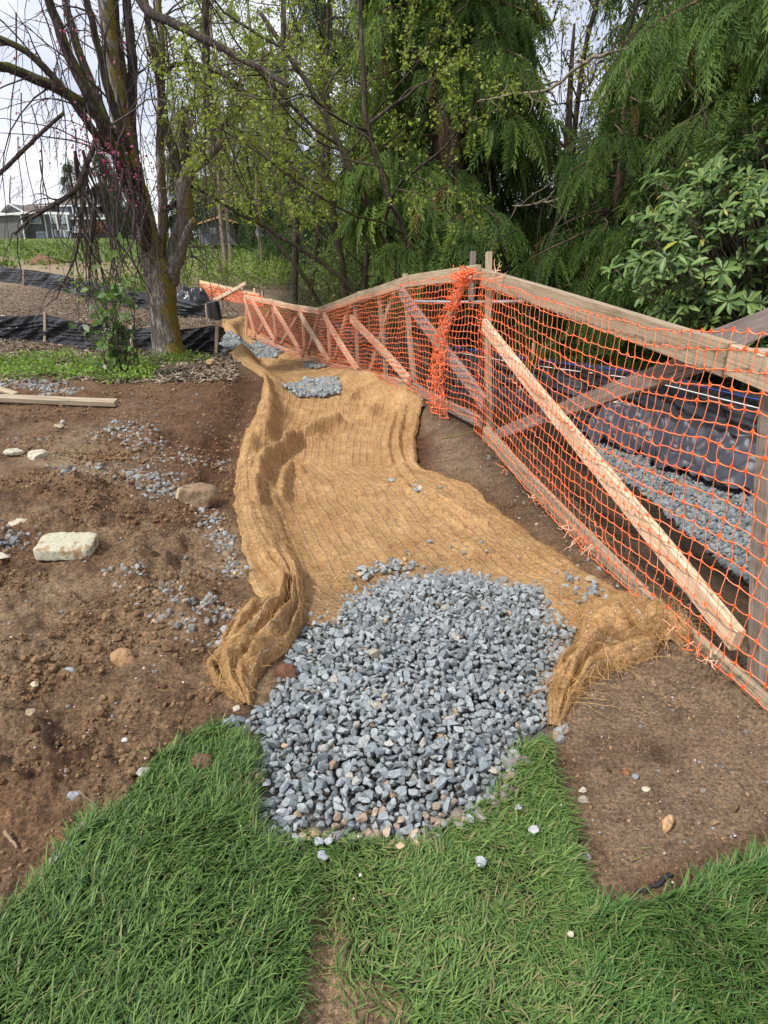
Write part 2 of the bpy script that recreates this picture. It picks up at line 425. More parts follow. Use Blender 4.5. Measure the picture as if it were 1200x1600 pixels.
# ------------------------------------------------------------------ terrain
K_ = np.array([.86, 5.75]); E_ = np.array([1.56, .95]); M_ = np.array([-1.1, 12.0]); N_ = np.array([-3.0, 15.5])
def pxline(pts, z):
    p = np.array([flat(u, v, z) for u, v in pts]); o = np.argsort(p[:, 1]); return p[o, 1], p[o, 0]
XLy, XLx = pxline([(352, 500), (385, 560), (412, 590), (398, 660), (378, 700), (364, 780), (370, 860), (380, 930), (380, 1010), (400, 1110), (420, 1250)], .06)
XRy, XRx = pxline([(398, 520), (500, 560), (640, 607), (664, 625), (655, 650), (650, 730), (745, 765), (840, 845), (930, 905), (1010, 945)], -.05)
XFy, XFx = np.array([-2, .95, 5.75, 12, 15.5, 20, 40, 100, 600]), np.array([2.0, 1.56, .86, -1.1, -3.0, -3.9, -7, -16, -90])
def lerp(y, ys, xs): return np.interp(y, ys, xs)
def xf(y): return lerp(y, XFy, XFx)
def xl(y): return lerp(y, XLy, XLx)
def xr(y): return np.minimum(lerp(y, XRy, XRx), xf(y)-.10-.36*sst(3.6, 5.0, y))
def xs(y): return lerp(y, [0, 4, 5.6, 7.1, 9, 11, 13, 17, 22], [3.9, 3.75, 3.35, 2.75, 1.75, .65, -.3, -1.9, -2.9])
FAR_Y, FAR_Z = [20, 30, 60, 100, 160, 300, 800], [-.1, .1, 1.0, 2.4, 3.0, 4, 8]
def Lz(y): return lerp(y, [0, 2, 3, 4, 6, 8, 10, 12, 16]+FAR_Y, [.02, .05, .08, .11, .13, .12, .04, -.02, -.06]+FAR_Z)
def Fz(y): return lerp(y, [0, 2, 3, 4, 5, 6.5, 8, 10, 12, 15]+FAR_Y, [0, 0, -.02, -.06, -.1, -.08, -.07, -.2, -.4, -.42]+FAR_Z)
def Zf(y): return lerp(y, [0, 2.1, 3, 4.3, 5.7, 7.55, 9.8, 12, 15.5]+FAR_Y, [.03, .04, .0, -.03, .06, .10, -.07, -.37, -.34]+FAR_Z)
def Tz(y): return lerp(y, [0, 1.5, 2.5, 4, 7, 10, 14, 18]+FAR_Y, [0, -.05, -.22, -.38, -.36, -.42, -.5, -.3]+FAR_Z)
# pile of crushed rock, in the photo's outline laid on the ground
GRAVEL_PX = [(405, 1160), (352, 1160), (425, 1110), (450, 1040), (478, 965), (545, 922), (615, 893), (720, 882), (790, 905), (885, 908), (900, 990), (862, 1070), (852, 1150), (805, 1180), (772, 1250), (705, 1290), (640, 1318), (560, 1312), (490, 1308), (425, 1330), (402, 1290), (410, 1230), (398, 1190)]
GRAVEL = flat(*np.array(GRAVEL_PX).T)[:, :2]
TURF_PX = [(300, 1175), (345, 1163), (395, 1190), (408, 1235), (402, 1300), (420, 1340), (500, 1318), (640, 1330), (700, 1286), (768, 1241), (800, 1174), (846, 1157), (868, 1195), (895, 1320), (918, 1425), (1000, 1418), (1060, 1392), (1200, 1340), (1500, 1230), (1900, 1900), (600, 2300), (-700, 2100), (-500, 1640), (0, 1478), (70, 1395), (180, 1290), (240, 1225)]
TURF = flat(*np.array(TURF_PX).T)[:, :2]
TURF[:, 1] = np.where(TURF[:, 1] < .85, TURF[:, 1]-1.3, TURF[:, 1])
BARE_PX = [(503, 1385), (528, 1430), (552, 1470), (548, 1535), (650, 1565), (640, 1720), (420, 1740), (462, 1560), (484, 1460)]
BARE = flat(*np.array(BARE_PX).T)[:, :2]
MATZONE = None
def edged(x, y, P, soft):
    d = dline(x, y, P, True); i = inpoly(x, y, P); return np.clip(np.where(i, d, 0)/soft, 0, 1)
def macro(x, y):
    x, y = np.asarray(x, float), np.asarray(y, float)
    f, s = xf(y), xs(y)
    dig = sst(3.2, 5.0, y)*(1-sst(8.5, 10.0, y))
    z = Lz(y) - .10*dig*np.exp(-((x-xl(y)+.13)/.16)**2)
    w = sst(0, .46, x-xl(y)); z = z*(1-w)+Fz(y)*w
    w = sst(0, 1, (x-xr(y))/np.maximum(f-.06-xr(y), .02)); z = z*(1-w)+Zf(y)*w
    w = sst(.10, .75, x-f); z = z*(1-w)+Tz(y)*w
    w = sst(-.05, .9, x-s); z = z*(1-w)+(Zf(y)+.12)*w
    # far left: grassy bank climbing to the houses
    z = z + 1.2*sst(30, 52, y)*sst(-2, -10, x)*(1-sst(90, 130, y))*0.3
    return z
def Gv(u, v, n=16, add=0.0):
    u, v = np.asarray(u, float), np.asarray(v, float)
    z = np.zeros(np.shape(u)); p = flat(u, v, 0)
    d = ray(u, v)
    for _ in range(n):
        k = (z-CAM_H)/d[..., 2]; k = np.where((k < 0) | (k > 700), 700, k)
        p = C0+d*k[..., None]; z = .5*z+.5*(macro(p[..., 0], p[..., 1])+add)
    p[..., 2] = macro(p[..., 0], p[..., 1]); return p
def Gp(u, v): return Gv(np.array([u]), np.array([v]))[0]

MAT_ROWS = np.array([(498, 344, 384), (515, 350, 392), (532, 352, 430), (546, 348, 470), (560, 362, 525), (576, 388, 585), (592, 412, 612), (608, 411, 652), (625, 408, 664), (655, 399, 657), (690, 380, 650), (730, 370, 650), (762, 365, 740),
                     (790, 364, 772), (820, 372, 808), (850, 378, 848), (880, 384, 893), (905, 388, 930), (925, 396, 970), (945, 420, 1015), (965, 455, 1045), (985, 480, 1050)], float)
MAT_EDGE = np.concatenate([Gv(MAT_ROWS[:, 1], MAT_ROWS[:, 0]), Gv(MAT_ROWS[::-1, 2], MAT_ROWS[::-1, 0])])[:, :2]

def in_mat(x, y, m=0.0):
    return inpoly(x, y, MAT_EDGE)
def pile(x, y):
    d = dline(x, y, GRAVEL, True); i = inpoly(x, y, GRAVEL)
    return np.where(i, .085*sst(0, .40, d), 0)*(1+.25*perlin(x*3, y*3, 8))
def micro(x, y):
    """clods, ruts and crumbs of the bare soil, on top of macro()"""
    m = np.ones(np.shape(x))
    near = sst(11, 6.0, y)
    left = sst(.02, -.25, x-xl(y))
    rough = near*left*(.62+.38*sst(5.2, 3.2, y))
    lump = np.abs(fbm(x*2.6, y*2.6, 3, 21))*.15 + np.maximum(fbm(x*9, y*9, 3, 22), -.1)*.075 + np.maximum(perlin(x*22, y*22, 23), -.12)*.026 + np.abs(perlin(x*48, y*48, 24))*.014
    z = rough*lump*(.55+.9*sst(-.2, .5, fbm(x*1.1, y*1.1, 2, 25)))
    right = sst(0, .3, x-xr(y))*sst(20, 6, y)
    z = z + right*(fbm(x*6, y*6, 4, 26)*.02+np.maximum(perlin(x*26, y*26, 27), -.1)*.007)
    z = z + (fbm(x*.8, y*.8, 3, 28)*.06+fbm(x*4, y*4, 3, 31)*.03)*sst(8.2, 10, y)*(1-sst(60, 90, y))
    z = z*(1-.97*in_mat(x, y))
    z = z*(1-.9*edged(x, y, GRAVEL, .1))*(1-.7*edged(x, y, TURF, .05))
    return z
TURF_H = .042
def ground_z(x, y):
    x, y = np.asarray(x, float), np.asarray(y, float)
    z = macro(x, y)+micro(x, y)
    t = edged(x, y, TURF, .03)*(1-.8*edged(x, y, BARE, .05)); z = z+TURF_H*t
    g = inpoly(x, y, GRAVEL); z = np.where(g, z-.004, z)
    return z

def build_ground():
    ys = [-60, -25, -10, -4, -2, -1, -.4, 0, .3]
    y = .5
    while y < 3.6: ys.append(y); y += .0148
    while y < 26: ys.append(y); y *= 1.0108
    while y < 700: ys.append(y); y *= 1.06
    ys = np.array(ys)
    s = np.concatenate([np.linspace(-4, -1.0, 40)[:-1], np.linspace(-1.0, -.78, 24)[:-1], np.linspace(-.78, .78, 340), np.linspace(.78, 1, 24)[1:], np.linspace(1, 4, 40)[1:]])
    Yg = np.repeat(ys[:, None], len(s), 1); Xg = s[None, :]*(np.maximum(Yg, 0)*.93+.62)
    Zg = ground_z(Xg, Yg)
    X, Y = Xg.ravel(), Yg.ravel()
    n1 = fbm(X*1.3, Y*1.3, 4, 41); n2 = fbm(X*.5, Y*.5, 3, 42)
    col = np.zeros((len(X), 3))
    def lay(c, w): col[:] = col*(1-w[:, None])+np.array(c)*w[:, None]
    one = np.ones(len(X))
    lay((.265, .18, .108), one)
    lay((.205, .122, .070), sst(-.1, .35, n1))
    lay((.35, .26, .17), sst(.0, .5, -n1))
    lay((.120, .056, .031), sst(-1.15, -.1, X-xl(Y))*sst(3.4, 4.6, Y)*sst(10, 8.6, Y)*.92)          # wet reddish soil along the cut
    lay((.155, .082, .046), sst(4.4, 6.5, Y)*sst(10, 8.8, Y)*sst(.1, -.3, X-xl(Y))*.55)
    n3 = fbm(X*2.3, Y*2.3, 4, 44); lay((.125, .075, .045), sst(.08, .40, n3)*.8*sst(7, 5, Y))
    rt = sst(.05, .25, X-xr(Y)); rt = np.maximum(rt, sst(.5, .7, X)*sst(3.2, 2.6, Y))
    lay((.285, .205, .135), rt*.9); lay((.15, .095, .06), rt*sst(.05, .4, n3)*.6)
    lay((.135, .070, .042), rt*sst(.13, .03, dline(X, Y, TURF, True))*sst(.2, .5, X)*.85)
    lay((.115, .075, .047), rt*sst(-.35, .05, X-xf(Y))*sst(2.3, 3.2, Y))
    lay((.155, .110, .075), sst(8.3, 10, Y)*sst(.2, -.2, X-xl(Y)))                                    # bark mulch area
    lay((.19, .145, .105), sst(8.6, 10, Y)*sst(.2, -.2, X-xl(Y))*sst(-.1, .3, n2)*.8)
    lay((.30, .24, .16), sst(27, 31, Y)*(1-sst(42, 47, Y))*sst(-.2, -2, X-xl(Y)))
    lay((.095, .145, .030), sst(41, 47, Y+3*n2)*sst(1.5, 0, X-xf(Y)))
    lay((.15, .19, .045), sst(41, 47, Y+3*n2)*sst(0, .4, n1)*.6*sst(1.5, 0, X-xf(Y)))
    lay((.085, .130, .030), sst(-.9, .1, X-xl(Y)-.5)*sst(18.5, 20, Y))
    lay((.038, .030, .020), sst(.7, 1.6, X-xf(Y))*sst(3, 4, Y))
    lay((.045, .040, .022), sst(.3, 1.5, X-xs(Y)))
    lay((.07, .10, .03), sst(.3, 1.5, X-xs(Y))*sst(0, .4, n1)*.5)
    lay((.13, .080, .036), in_mat(X, Y)*1.0)
    g = inpoly(X, Y, GRAVEL)*1.0; lay((.17, .165, .158), g)
    t = edged(X, Y, TURF, .02); lay((.035, .05, .018), t)
    lay((.34, .24, .145), edged(X, Y, BARE, .04))
    nr, nc = Yg.shape
    i = np.arange(nr-1)[:, None]*nc+np.arange(nc-1)[None, :]
    F = np.stack([i, i+1, i+nc+1, i+nc], -1).reshape(-1, 4)
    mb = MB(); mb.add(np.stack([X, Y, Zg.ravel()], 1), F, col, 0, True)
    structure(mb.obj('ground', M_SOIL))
build_ground()

# ------------------------------------------------------------------ stones
def ico(sub):
    import bmesh
    bm = bmesh.new(); bmesh.ops.create_icosphere(bm, subdivisions=sub, radius=1)
    V = np.array([v.co[:] for v in bm.verts]); F = np.array([[v.index for v in f.verts] for f in bm.faces]); bm.free(); return V, F
ICO1, ICO2, ICO3 = ico(1), ico(2), ico(3)
def cut_stone(base, cuts, rng, sq=(1, 1, 1), lo=.45, hi=.85):
    V = base[0].copy()
    for _ in range(cuts):
        n = unit(rng.normal(size=3)); d = rng.uniform(lo, hi); k = V@n
        V = V-np.maximum(k-d, 0)[:, None]*n
    V = V*np.array(sq)*(1+rng.normal(size=3)*.16)
    return V/np.abs(V).max()
_r = np.random.default_rng(3)
CRUSH_HI = [cut_stone(ICO3, 9, _r, (1, .85, .72), .28, .62) for _ in range(22)]
CRUSH_MID = [cut_stone(ICO2, 8, _r, (1, .85, .72), .30, .66) for _ in range(24)]
CRUSH_LO = [cut_stone(ICO1, 5, _r, (1, .85, .7), .5, .85) for _ in range(16)]
OCT_F = np.array([[0, 2, 4], [2, 1, 4], [1, 3, 4], [3, 0, 4], [2, 0, 5], [1, 2, 5], [3, 1, 5], [0, 3, 5]])
GRAIN = [np.array([[1, 0, 0], [-1, 0, 0], [0, 1, 0], [0, -1, 0], [0, 0, 1], [0, 0, -1.]])*_r.uniform(.65, 1.1, (6, 1))+_r.normal(size=(6, 3))*.16 for _ in range(10)]
def stone_cols(n, tan=.05):
    g = U(.165, .365, n)**1.0; c = np.stack([g*.88, g*.97, g*1.01], 1)
    t = U(0, 1, n) < tan; c[t] = np.stack([g[t]*1.35, g[t]*1.0, g[t]*.66], 1); return c
def tilt_frames(n, amt=.55):
    a = U(0, 2*math.pi, n)
    Z = unit(np.stack([RNG.normal(size=n)*amt, RNG.normal(size=n)*amt, np.ones(n)], 1))
    D = np.stack([np.cos(a), np.sin(a), np.zeros(n)], 1); D = unit(D-Z*(D*Z).sum(1, keepdims=True))
    return np.cross(D, Z), D, Z
def stones_into(mb, P, S, cols, lib, F, amt=.55, smooth=False):
    k = RNG.integers(0, len(lib), len(P)); X, Y, Z = tilt_frames(len(P), amt)
    for i in range(len(lib)):
        q = k == i
        if q.any(): inst(mb, lib[i], F, P[q], X[q], Y[q], Z[q], S[q], cols[q], 0, smooth)
def scatter_poly(P, n):
    lo, hi = P.min(0), P.max(0); out = []
    tot = 0
    while tot < n:
        p = RNG.uniform(lo, hi, (n*2, 2)); p = p[inpoly(p[:, 0], p[:, 1], P)]; out.append(p); tot += len(p)
    return np.concatenate(out)[:n]
def thin(p, r):
    """poisson-like thinning on a grid, keeps points at least r apart"""
    keep = []; cell = {}
    for i, (x, y) in enumerate(p):
        c = (int(x//r), int(y//r)); ok = True
        for a in (-1, 0, 1):
            for b in (-1, 0, 1):
                for j in cell.get((c[0]+a, c[1]+b), ()):
                    if (p[j][0]-x)**2+(p[j][1]-y)**2 < r*r: ok = False; break
                if not ok: break
            if not ok: break
        if ok: keep.append(i); cell.setdefault(c, []).append(i)
    return p[keep]

def gravel_heap():
    c = GRAVEL.mean(0)
    root = thing('gravel_heap', 'heap of blue-grey crushed rock in the foreground between the turf and the coir matting', 'gravel heap', (c[0], c[1], macro(c[0], c[1])))
    mb = MB()
    p = thin(scatter_poly(GRAVEL, 70000), .0222)
    ragged = dline(p[:, 0], p[:, 1], GRAVEL, True)+.05*perlin(p[:, 0]*9, p[:, 1]*9, 77)
    p = p[ragged > -.005]
    n = len(p); r = np.clip(.0150*np.exp(RNG.normal(size=n)*.24), .0085, .024)
    z = macro(p[:, 0], p[:, 1])+pile(p[:, 0], p[:, 1])+r*U(-.25, .5, n)+.010
    P = np.column_stack([p, z]); cols = stone_cols(n, .012)
    fr = np.array([flat(u, v)[:2] for u, v in ((560, 1300), (640, 1305), (700, 1280))])
    d = dline(p[:, 0], p[:, 1], fr); tanq = (d < .07) & (U(0, 1, n) < .5)
    g = U(.25, .45, n); cols[tanq] = np.stack([g, g*.78, g*.58], 1)[tanq]
    order = np.argsort(np.hypot(np.hypot(p[:, 0], p[:, 1]), CAM_H)/(r+.004))   # those that show largest first
    big = order[~tanq[order]][:300]; rest = np.setdiff1d(np.arange(n), big)
    stones_into(mb, P[rest], r[rest]*1.18, cols[rest], CRUSH_MID, ICO2[1])
    # layer below closes the gaps
    q = thin(scatter_poly(GRAVEL, 50000), .024); m = len(q)
    zq = macro(q[:, 0], q[:, 1])+pile(q[:, 0], q[:, 1])-.009
    ok = dline(q[:, 0], q[:, 1], GRAVEL, True) > .03; q, zq = q[ok], zq[ok]; m = len(q)
    stones_into(mb, np.column_stack([q, zq]), U(.012, .022, m), stone_cols(m, .03)*.95, CRUSH_LO, ICO1[1])
    mb.obj('gravel', M_STONE, root, None, 'stuff')
    meshes = []
    for V in CRUSH_HI:
        b = MB(); b.add(V, ICO3[1], None, 0, False); meshes.append(b.mesh('stone', M_STONE_P))
    X, Y, Z = tilt_frames(300)
    o0 = np.array(root.location)
    for i, k in enumerate(big):
        o = bpy.data.objects.new('stone', meshes[i % len(meshes)]); COL.objects.link(o); o.parent = root
        s = r[k]*1.2
        R = np.stack([X[i], Y[i], Z[i]], 1)*s
        M = np.eye(4); M[:3, :3] = R; M[:3, 3] = P[k]-o0
        o.matrix_local = Matrix(M.tolist())
gravel_heap()

def gravel_patch(label, px, size, n, lift=.02, lo=True, z_add=None, name='gravel_patch', tan=.04, shade=1.0):
    P = Gv(*np.array(px, float).T)[:, :2]; c = P.mean(0)
    root = thing(name, label, 'gravel patch', (c[0], c[1], macro(c[0], c[1])))
    mb = MB()
    base = P
    q = thin(scatter_poly(P, n*5), size*.95)
    ed = dline(q[:, 0], q[:, 1], P, True)+size*2.5*perlin(q[:, 0]*5, q[:, 1]*5, 12); q = q[ed > 0]; m = len(q)
    r = size*.62*np.exp(RNG.normal(size=m)*.25)
    z = macro(q[:, 0], q[:, 1])+lift+r*U(-.2, .6, m)
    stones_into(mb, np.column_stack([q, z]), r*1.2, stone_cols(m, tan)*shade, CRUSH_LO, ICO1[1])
    q2 = thin(scatter_poly(P, n*2), size*1.1); q2 = q2[dline(q2[:, 0], q2[:, 1], P, True) > size]; m = len(q2)
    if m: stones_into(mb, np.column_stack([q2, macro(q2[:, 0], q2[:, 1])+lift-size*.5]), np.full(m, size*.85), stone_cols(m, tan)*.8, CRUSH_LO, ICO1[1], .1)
    mb.obj('gravel', M_STONE, root, None, 'stuff')
gravel_patch('small square patch of crushed rock on the matting left of the netting', [(437, 604), (480, 598), (526, 594), (532, 606), (530, 621), (505, 625), (470, 626), (452, 617)], .036, 700, .05)
gravel_patch('far crushed rock check dam across the matting by the black plastic end', [(345, 542), (380, 536), (425, 533), (450, 550), (440, 556), (395, 558), (350, 556), (338, 549)], .036, 1500, .05)
gravel_patch('thin strip of crushed rock on the far matting against the bottom rail', [(473, 569), (500, 568), (512, 576), (495, 580), (480, 577)], .032, 400, .04)
gravel_patch('little crushed rock patch farthest along the matted ditch', [(352, 524), (368, 523), (370, 533), (352, 536)], .04, 300, .05)
gravel_patch('bed of crushed rock in the trench behind the orange netting', [(930, 650), (985, 650), (1035, 690), (1100, 722), (1180, 762), (1260, 800), (1500, 900), (1700, 1060), (1450, 1120), (1260, 985), (1150, 905), (1075, 840), (1010, 780), (950, 735), (915, 690)], .030, 9000, .02, shade=.75)  # stone colours darkened to stand in for the shade of the bush

def loose_gravel():
    """stray stones trodden into the soil, too many to count"""
    mb = MB(); pts, sz = [], []
    def along(px, w, n, r):
        L = Gv(*np.array(px, float).T)[:, :2]; L = smooth_line(np.column_stack([L, np.zeros(len(L))]), 60)[:, :2]
        i = RNG.integers(0, 60, n); pts.append(L[i]+RNG.normal(size=(n, 2))*w); sz.append(np.full(n, r)*np.exp(RNG.normal(size=n)*.3))
    along([(150, 690), (190, 672), (235, 705), (300, 722), (330, 718)], .085, 300, .0135)
    along([(190, 745), (215, 745), (245, 760), (270, 775)], .085, 280, .0135)
    along([(315, 790), (335, 835), (355, 875), (365, 905)], .045, 170, .012)
    along([(240, 925), (290, 965), (330, 985), (340, 1000)], .06, 150, .0115)
    along([(320, 950), (360, 960)], .04, 40, .012)
    along([(100, 740), (180, 735)], .1, 60, .015)
    along([(0, 860), (40, 850)], .06, 80, .012)
    along([(180, 900), (235, 925)], .05, 36, .013)
    along([(-40, 598), (40, 602), (110, 618)], .10, 420, .02)
    along([(380, 1175), (410, 1190), (400, 1240)], .03, 50, .013)
    along([(560, 905), (640, 890)], .05, 60, .013)
    along([(610, 880), (680, 865), (795, 880)], .12, 14, .012)
    along([(880, 905), (930, 930), (890, 955)], .05, 36, .014)
    along([(650, 765), (680, 775)], .05, 26, .012)
    along([(860, 1090), (865, 1150)], .025, 30, .012)
    along([(405, 1300), (425, 1335), (500, 1318), (640, 1325), (705, 1300), (775, 1255), (808, 1190)], .022, 110, .014)
    along([(395, 1150), (410, 1235), (402, 1290)], .02, 50, .013)
    along([(745, 690), (860, 810), (1000, 930)], .08, 60, .010)
    p = RNG.uniform((-3.6, 1.6), (-.2, 7.5), (900, 2)); p = p[(p[:, 0] < xl(p[:, 1])-.03) & ~inpoly(p[:, 0], p[:, 1], TURF)]; pts.append(p); sz.append(.0065*np.exp(RNG.normal(size=len(p))*.45))
    p = RNG.uniform((.45, 1.4), (1.6, 2.9), (260, 2)); p = p[~inpoly(p[:, 0], p[:, 1], TURF) & ~inpoly(p[:, 0], p[:, 1], GRAVEL)]; pts.append(p); sz.append(.0038*np.exp(RNG.normal(size=len(p))*.45))
    p = np.concatenate(pts); r = np.concatenate(sz); ok = ~inpoly(p[:, 0], p[:, 1], GRAVEL); p, r = p[ok], r[ok]
    im = in_mat(p[:, 0], p[:, 1]); z = ground_z(p[:, 0], p[:, 1])+im*.03+np.where(im, r*.35, r*U(-.35, .3, len(r)))
    dirty = (U(0, 1, len(p))**1.5*.8)[:, None]*(1-im[:, None]); stones_into(mb, np.column_stack([p, z]), r*1.12, stone_cols(len(p), .14)*(1-dirty)+np.array([.165, .105, .06])*dirty, CRUSH_LO, ICO1[1])
    o = mb.obj('loose_gravel', M_STONE); o['kind'] = 'stuff'
    o['label'] = 'stray crushed rock and pebbles strewn over the bare soil'
loose_gravel()

def soil_crumbs():
    mb = MB()
    p = np.concatenate([RNG.uniform((-2.9, 1.3), (.1, 5.0), (56000, 2)), RNG.uniform((-5, 4.6), (.1, 9.5), (26000, 2))])
    w = sst(-.05, .4, fbm(p[:, 0]*1.6, p[:, 1]*1.6, 3, 61)+.12)
    ok = (p[:, 0] < xl(p[:, 1])-.02) & ~inpoly(p[:, 0], p[:, 1], TURF) & ~inpoly(p[:, 0], p[:, 1], GRAVEL) & (U(0, 1, len(p)) < w) & (np.abs(p[:, 0]) < .62+p[:, 1]*.6) & ~in_mat(p[:, 0], p[:, 1])
    p = p[ok]; p = p[RNG.permutation(len(p))][:24000]; n = len(p); r = np.clip(.0056*np.exp(RNG.normal(size=n)*.55), .002, .026)
    z = ground_z(p[:, 0], p[:, 1])+r*.25
    g = U(.7, 1.15, n)[:, None]; t = U(0, 1, n)[:, None]
    c = (np.array([.27, .175, .095])*(1-t)+np.array([.155, .086, .046])*t)*g
    sm = r < .0085; stones_into(mb, np.column_stack([p, z])[sm], r[sm], c[sm], GRAIN, OCT_F, .8, False); stones_into(mb, np.column_stack([p, z])[~sm], r[~sm], c[~sm], CRUSH_LO, ICO1[1], .8, False)
    q = RNG.uniform((.3, 1.35), (1.7, 5.5), (15000, 2))
    ok = (((q[:, 0] > xr(q[:, 1])) & (q[:, 1] > 2.6)) | (q[:, 1] <= 2.6)) & ~inpoly(q[:, 0], q[:, 1], TURF) & ~inpoly(q[:, 0], q[:, 1], GRAVEL) & ~in_mat(q[:, 0], q[:, 1])
    q = q[ok]; n = len(q); r = .0026*np.exp(RNG.normal(size=n)*.55)
    c = np.array([.22, .14, .08])*U(.4, 1.7, n)[:, None]
    stones_into(mb, np.column_stack([q, ground_z(q[:, 0], q[:, 1])+r*.3]), r, c, GRAIN, OCT_F, .8, False)
    o = mb.obj('soil_crumbs', M_CLOD); o['kind'] = 'stuff'; o['label'] = 'crumbs and clods of brown soil on the dug ground'
soil_crumbs()

# ------------------------------------------------------------------ coir matting
def col_pts(px):
    return Gv(*np.array(px, float).T)[:, :2]
def build_matting():
    root_p = Gp(560, 780)
    mb = MB()
    vv = np.concatenate([np.linspace(498, 640, 90), np.linspace(640, 985, 190)[1:]]); nc = 160
    t = np.linspace(0, 1, nc)
    uL, uR = np.interp(vv, MAT_ROWS[:, 0], MAT_ROWS[:, 1]), np.interp(vv, MAT_ROWS[:, 0], MAT_ROWS[:, 2])
    jl = np.array([perlin(v/14., .3, 3) for v in vv])*3.0; jr = np.array([perlin(v/11., 7.3, 4) for v in vv])*3.5
    Ug = (uL+jl)[:, None]*(1-t)+(uR+jr)[:, None]*t; Vg = np.repeat(vv[:, None], nc, 1)
    P = Gv(Ug.ravel(), Vg.ravel()); x, y = P[:, 0], P[:, 1]; tt = np.tile(t, len(vv))
    z = P[:, 2]+.016
    z += np.abs(fbm(x*5, y*2.4, 3, 51))*.035 + fbm(x*2, y*2, 2, 52)*.02 + fbm(x*22, y*22, 2, 53)*.004
    def ridge(px, h, w, one=None):
        L = col_pts(px); L = smooth_line(np.column_stack([L, np.zeros(len(L))]), 40)[:, :2]
        d = dline(x, y, L)+.012*perlin(x*16, y*16, 55); return h*np.exp(-(d/w)**2)
    z += ridge([(402, 800), (405, 760), (414, 728), (440, 712), (478, 688), (530, 664)], .115, .048)
    z += ridge([(446, 706), (470, 700), (500, 690)], .05, .03)
    z += ridge([(442, 790), (446, 755), (462, 735), (470, 745)], .075, .035)
    z += ridge([(425, 770), (432, 800)], .05, .04)
    z += ridge([(412, 598), (421, 625), (423, 655), (416, 690)], .10, .06)
    z += ridge([(408, 640), (394, 690), (384, 720)], .05, .07)
    z += ridge([(640, 612), (612, 625), (590, 640), (575, 655)], .07, .07)
    z += ridge([(560, 612), (545, 632)], .05, .05)
    z += ridge([(570, 640), (520, 645)], .04, .05)
    z += ridge([(632, 640), (622, 700), (640, 750), (690, 790), (760, 830)], .05, .024)
    z += ridge([(618, 650), (606, 700), (622, 752), (660, 790), (720, 830)], .04, .02)
    z += ridge([(655, 640), (645, 690), (648, 730)], .05, .05)
    z += ridge([(460, 640), (480, 650)], .04, .05)
    z += ridge([(560, 800), (700, 800)], .02, .18)
    z += ridge([(380, 500), (365, 520), (372, 530)], .10, .12); z += ridge([(365, 560), (420, 568), (470, 572)], .08, .12); z += ridge([(540, 590), (590, 595)], .08, .1)
    # edges tuck down to the soil
    w = np.minimum(tt, 1-tt); z -= .02*(1-sst(0, .02, w))
    row = np.repeat(np.arange(len(vv)), nc)
    z = np.where((row < 2) | (row > len(vv)-3), z-.015, z)
    i = np.arange(len(vv)-1)[:, None]*nc+np.arange(nc-1)[None, :]
    F = np.stack([i, i+1, i+nc+1, i+nc], -1).reshape(-1, 4)
    vcoord = np.repeat(np.cumsum(np.concatenate([[0], np.hypot(np.diff(P[:, 0].reshape(-1, nc)[:, nc//2]), np.diff(P[:, 1].reshape(-1, nc)[:, nc//2]))])), nc)
    wear = fbm(x*3, y*3, 3, 57)
    d_g = dline(x, y, GRAVEL, True)
    dirt = sst(.22, .02, d_g)*sst(-.2, .3, wear+.15)*(x < .35)
    col = (1+.16*wear)[:, None]*np.ones(3)
    col = col*(1-dirt[:, None]*.55)+np.array([.34, .36, .5])*dirt[:, None]*.55
    mb.add(np.column_stack([x, y, z]), F, col, 0, True, np.column_stack([tt*1.35, vcoord]))
    def flap(rows, n=60, m=30, seed=1, flat_to=0):
        rows = np.array(rows, float)
        k = np.linspace(0, len(rows)-1, n); r = np.stack([np.interp(k, np.arange(len(rows)), rows[:, j]) for j in range(5)], 1)
        s = np.linspace(0, 1, m)
        Ug = r[:, 0:1]*(1-s)+r[:, 2:3]*s; Vg = r[:, 1:2]*(1-s)+r[:, 3:4]*s
        P = Gv(Ug.ravel(), Vg.ravel()); a = np.repeat(r[:, 4], m); S = np.tile(s, n); Kk = np.repeat(k, m)
        cw = sst(flat_to, flat_to+2, Kk) if flat_to else 1.0; arch = np.sin(math.pi*np.clip(S, 0, 1))**(.6 if not flat_to else .45)
        z = P[:, 2]+ .012 + a*arch*(1+cw*(.55*perlin(Kk*.9, S*4.5, seed)-.9*np.exp(-((S-.36-.12*np.sin(Kk*.9+seed))/.07)**2)-.5*np.exp(-((S-.70+.1*np.sin(Kk*1.3))/.06)**2))+.2*perlin(Kk*2.4, S*9, seed+1))+.006*perlin(P[:, 0]*40, P[:, 1]*40, 2)
        z = np.where((S < .02) | (S > .98), P[:, 2]-.01, z)
        i = np.arange(n-1)[:, None]*m+np.arange(m-1)[None, :]
        F = np.stack([i, i+1, i+m+1, i+m], -1).reshape(-1, 4)
        c = (1+.2*perlin(P[:, 0]*8, P[:, 1]*8, 5))[:, None]*np.ones(3)
        mb.add(np.column_stack([P[:, :2], z]), F, c, 0, True, np.column_stack([S*.25+.01*perlin(Kk, S*3, 3), Kk*.1]))
    flap([(384, 672, 404, 670, .01), (376, 705, 412, 702, .03), (371, 745, 420, 742, .045), (370, 785, 432, 782, .055), (375, 825, 442, 822, .06), (388, 862, 455, 857, .07), (410, 900, 468, 890, .09), (434, 930, 478, 935, .115), (424, 962, 474, 982, .115), (396, 990, 452, 1018, .10), (358, 1018, 412, 1046, .10), (322, 1044, 398, 1072, .085), (330, 1070, 394, 1094, .05), (372, 1100, 392, 1108, .012)], seed=1, flat_to=5)
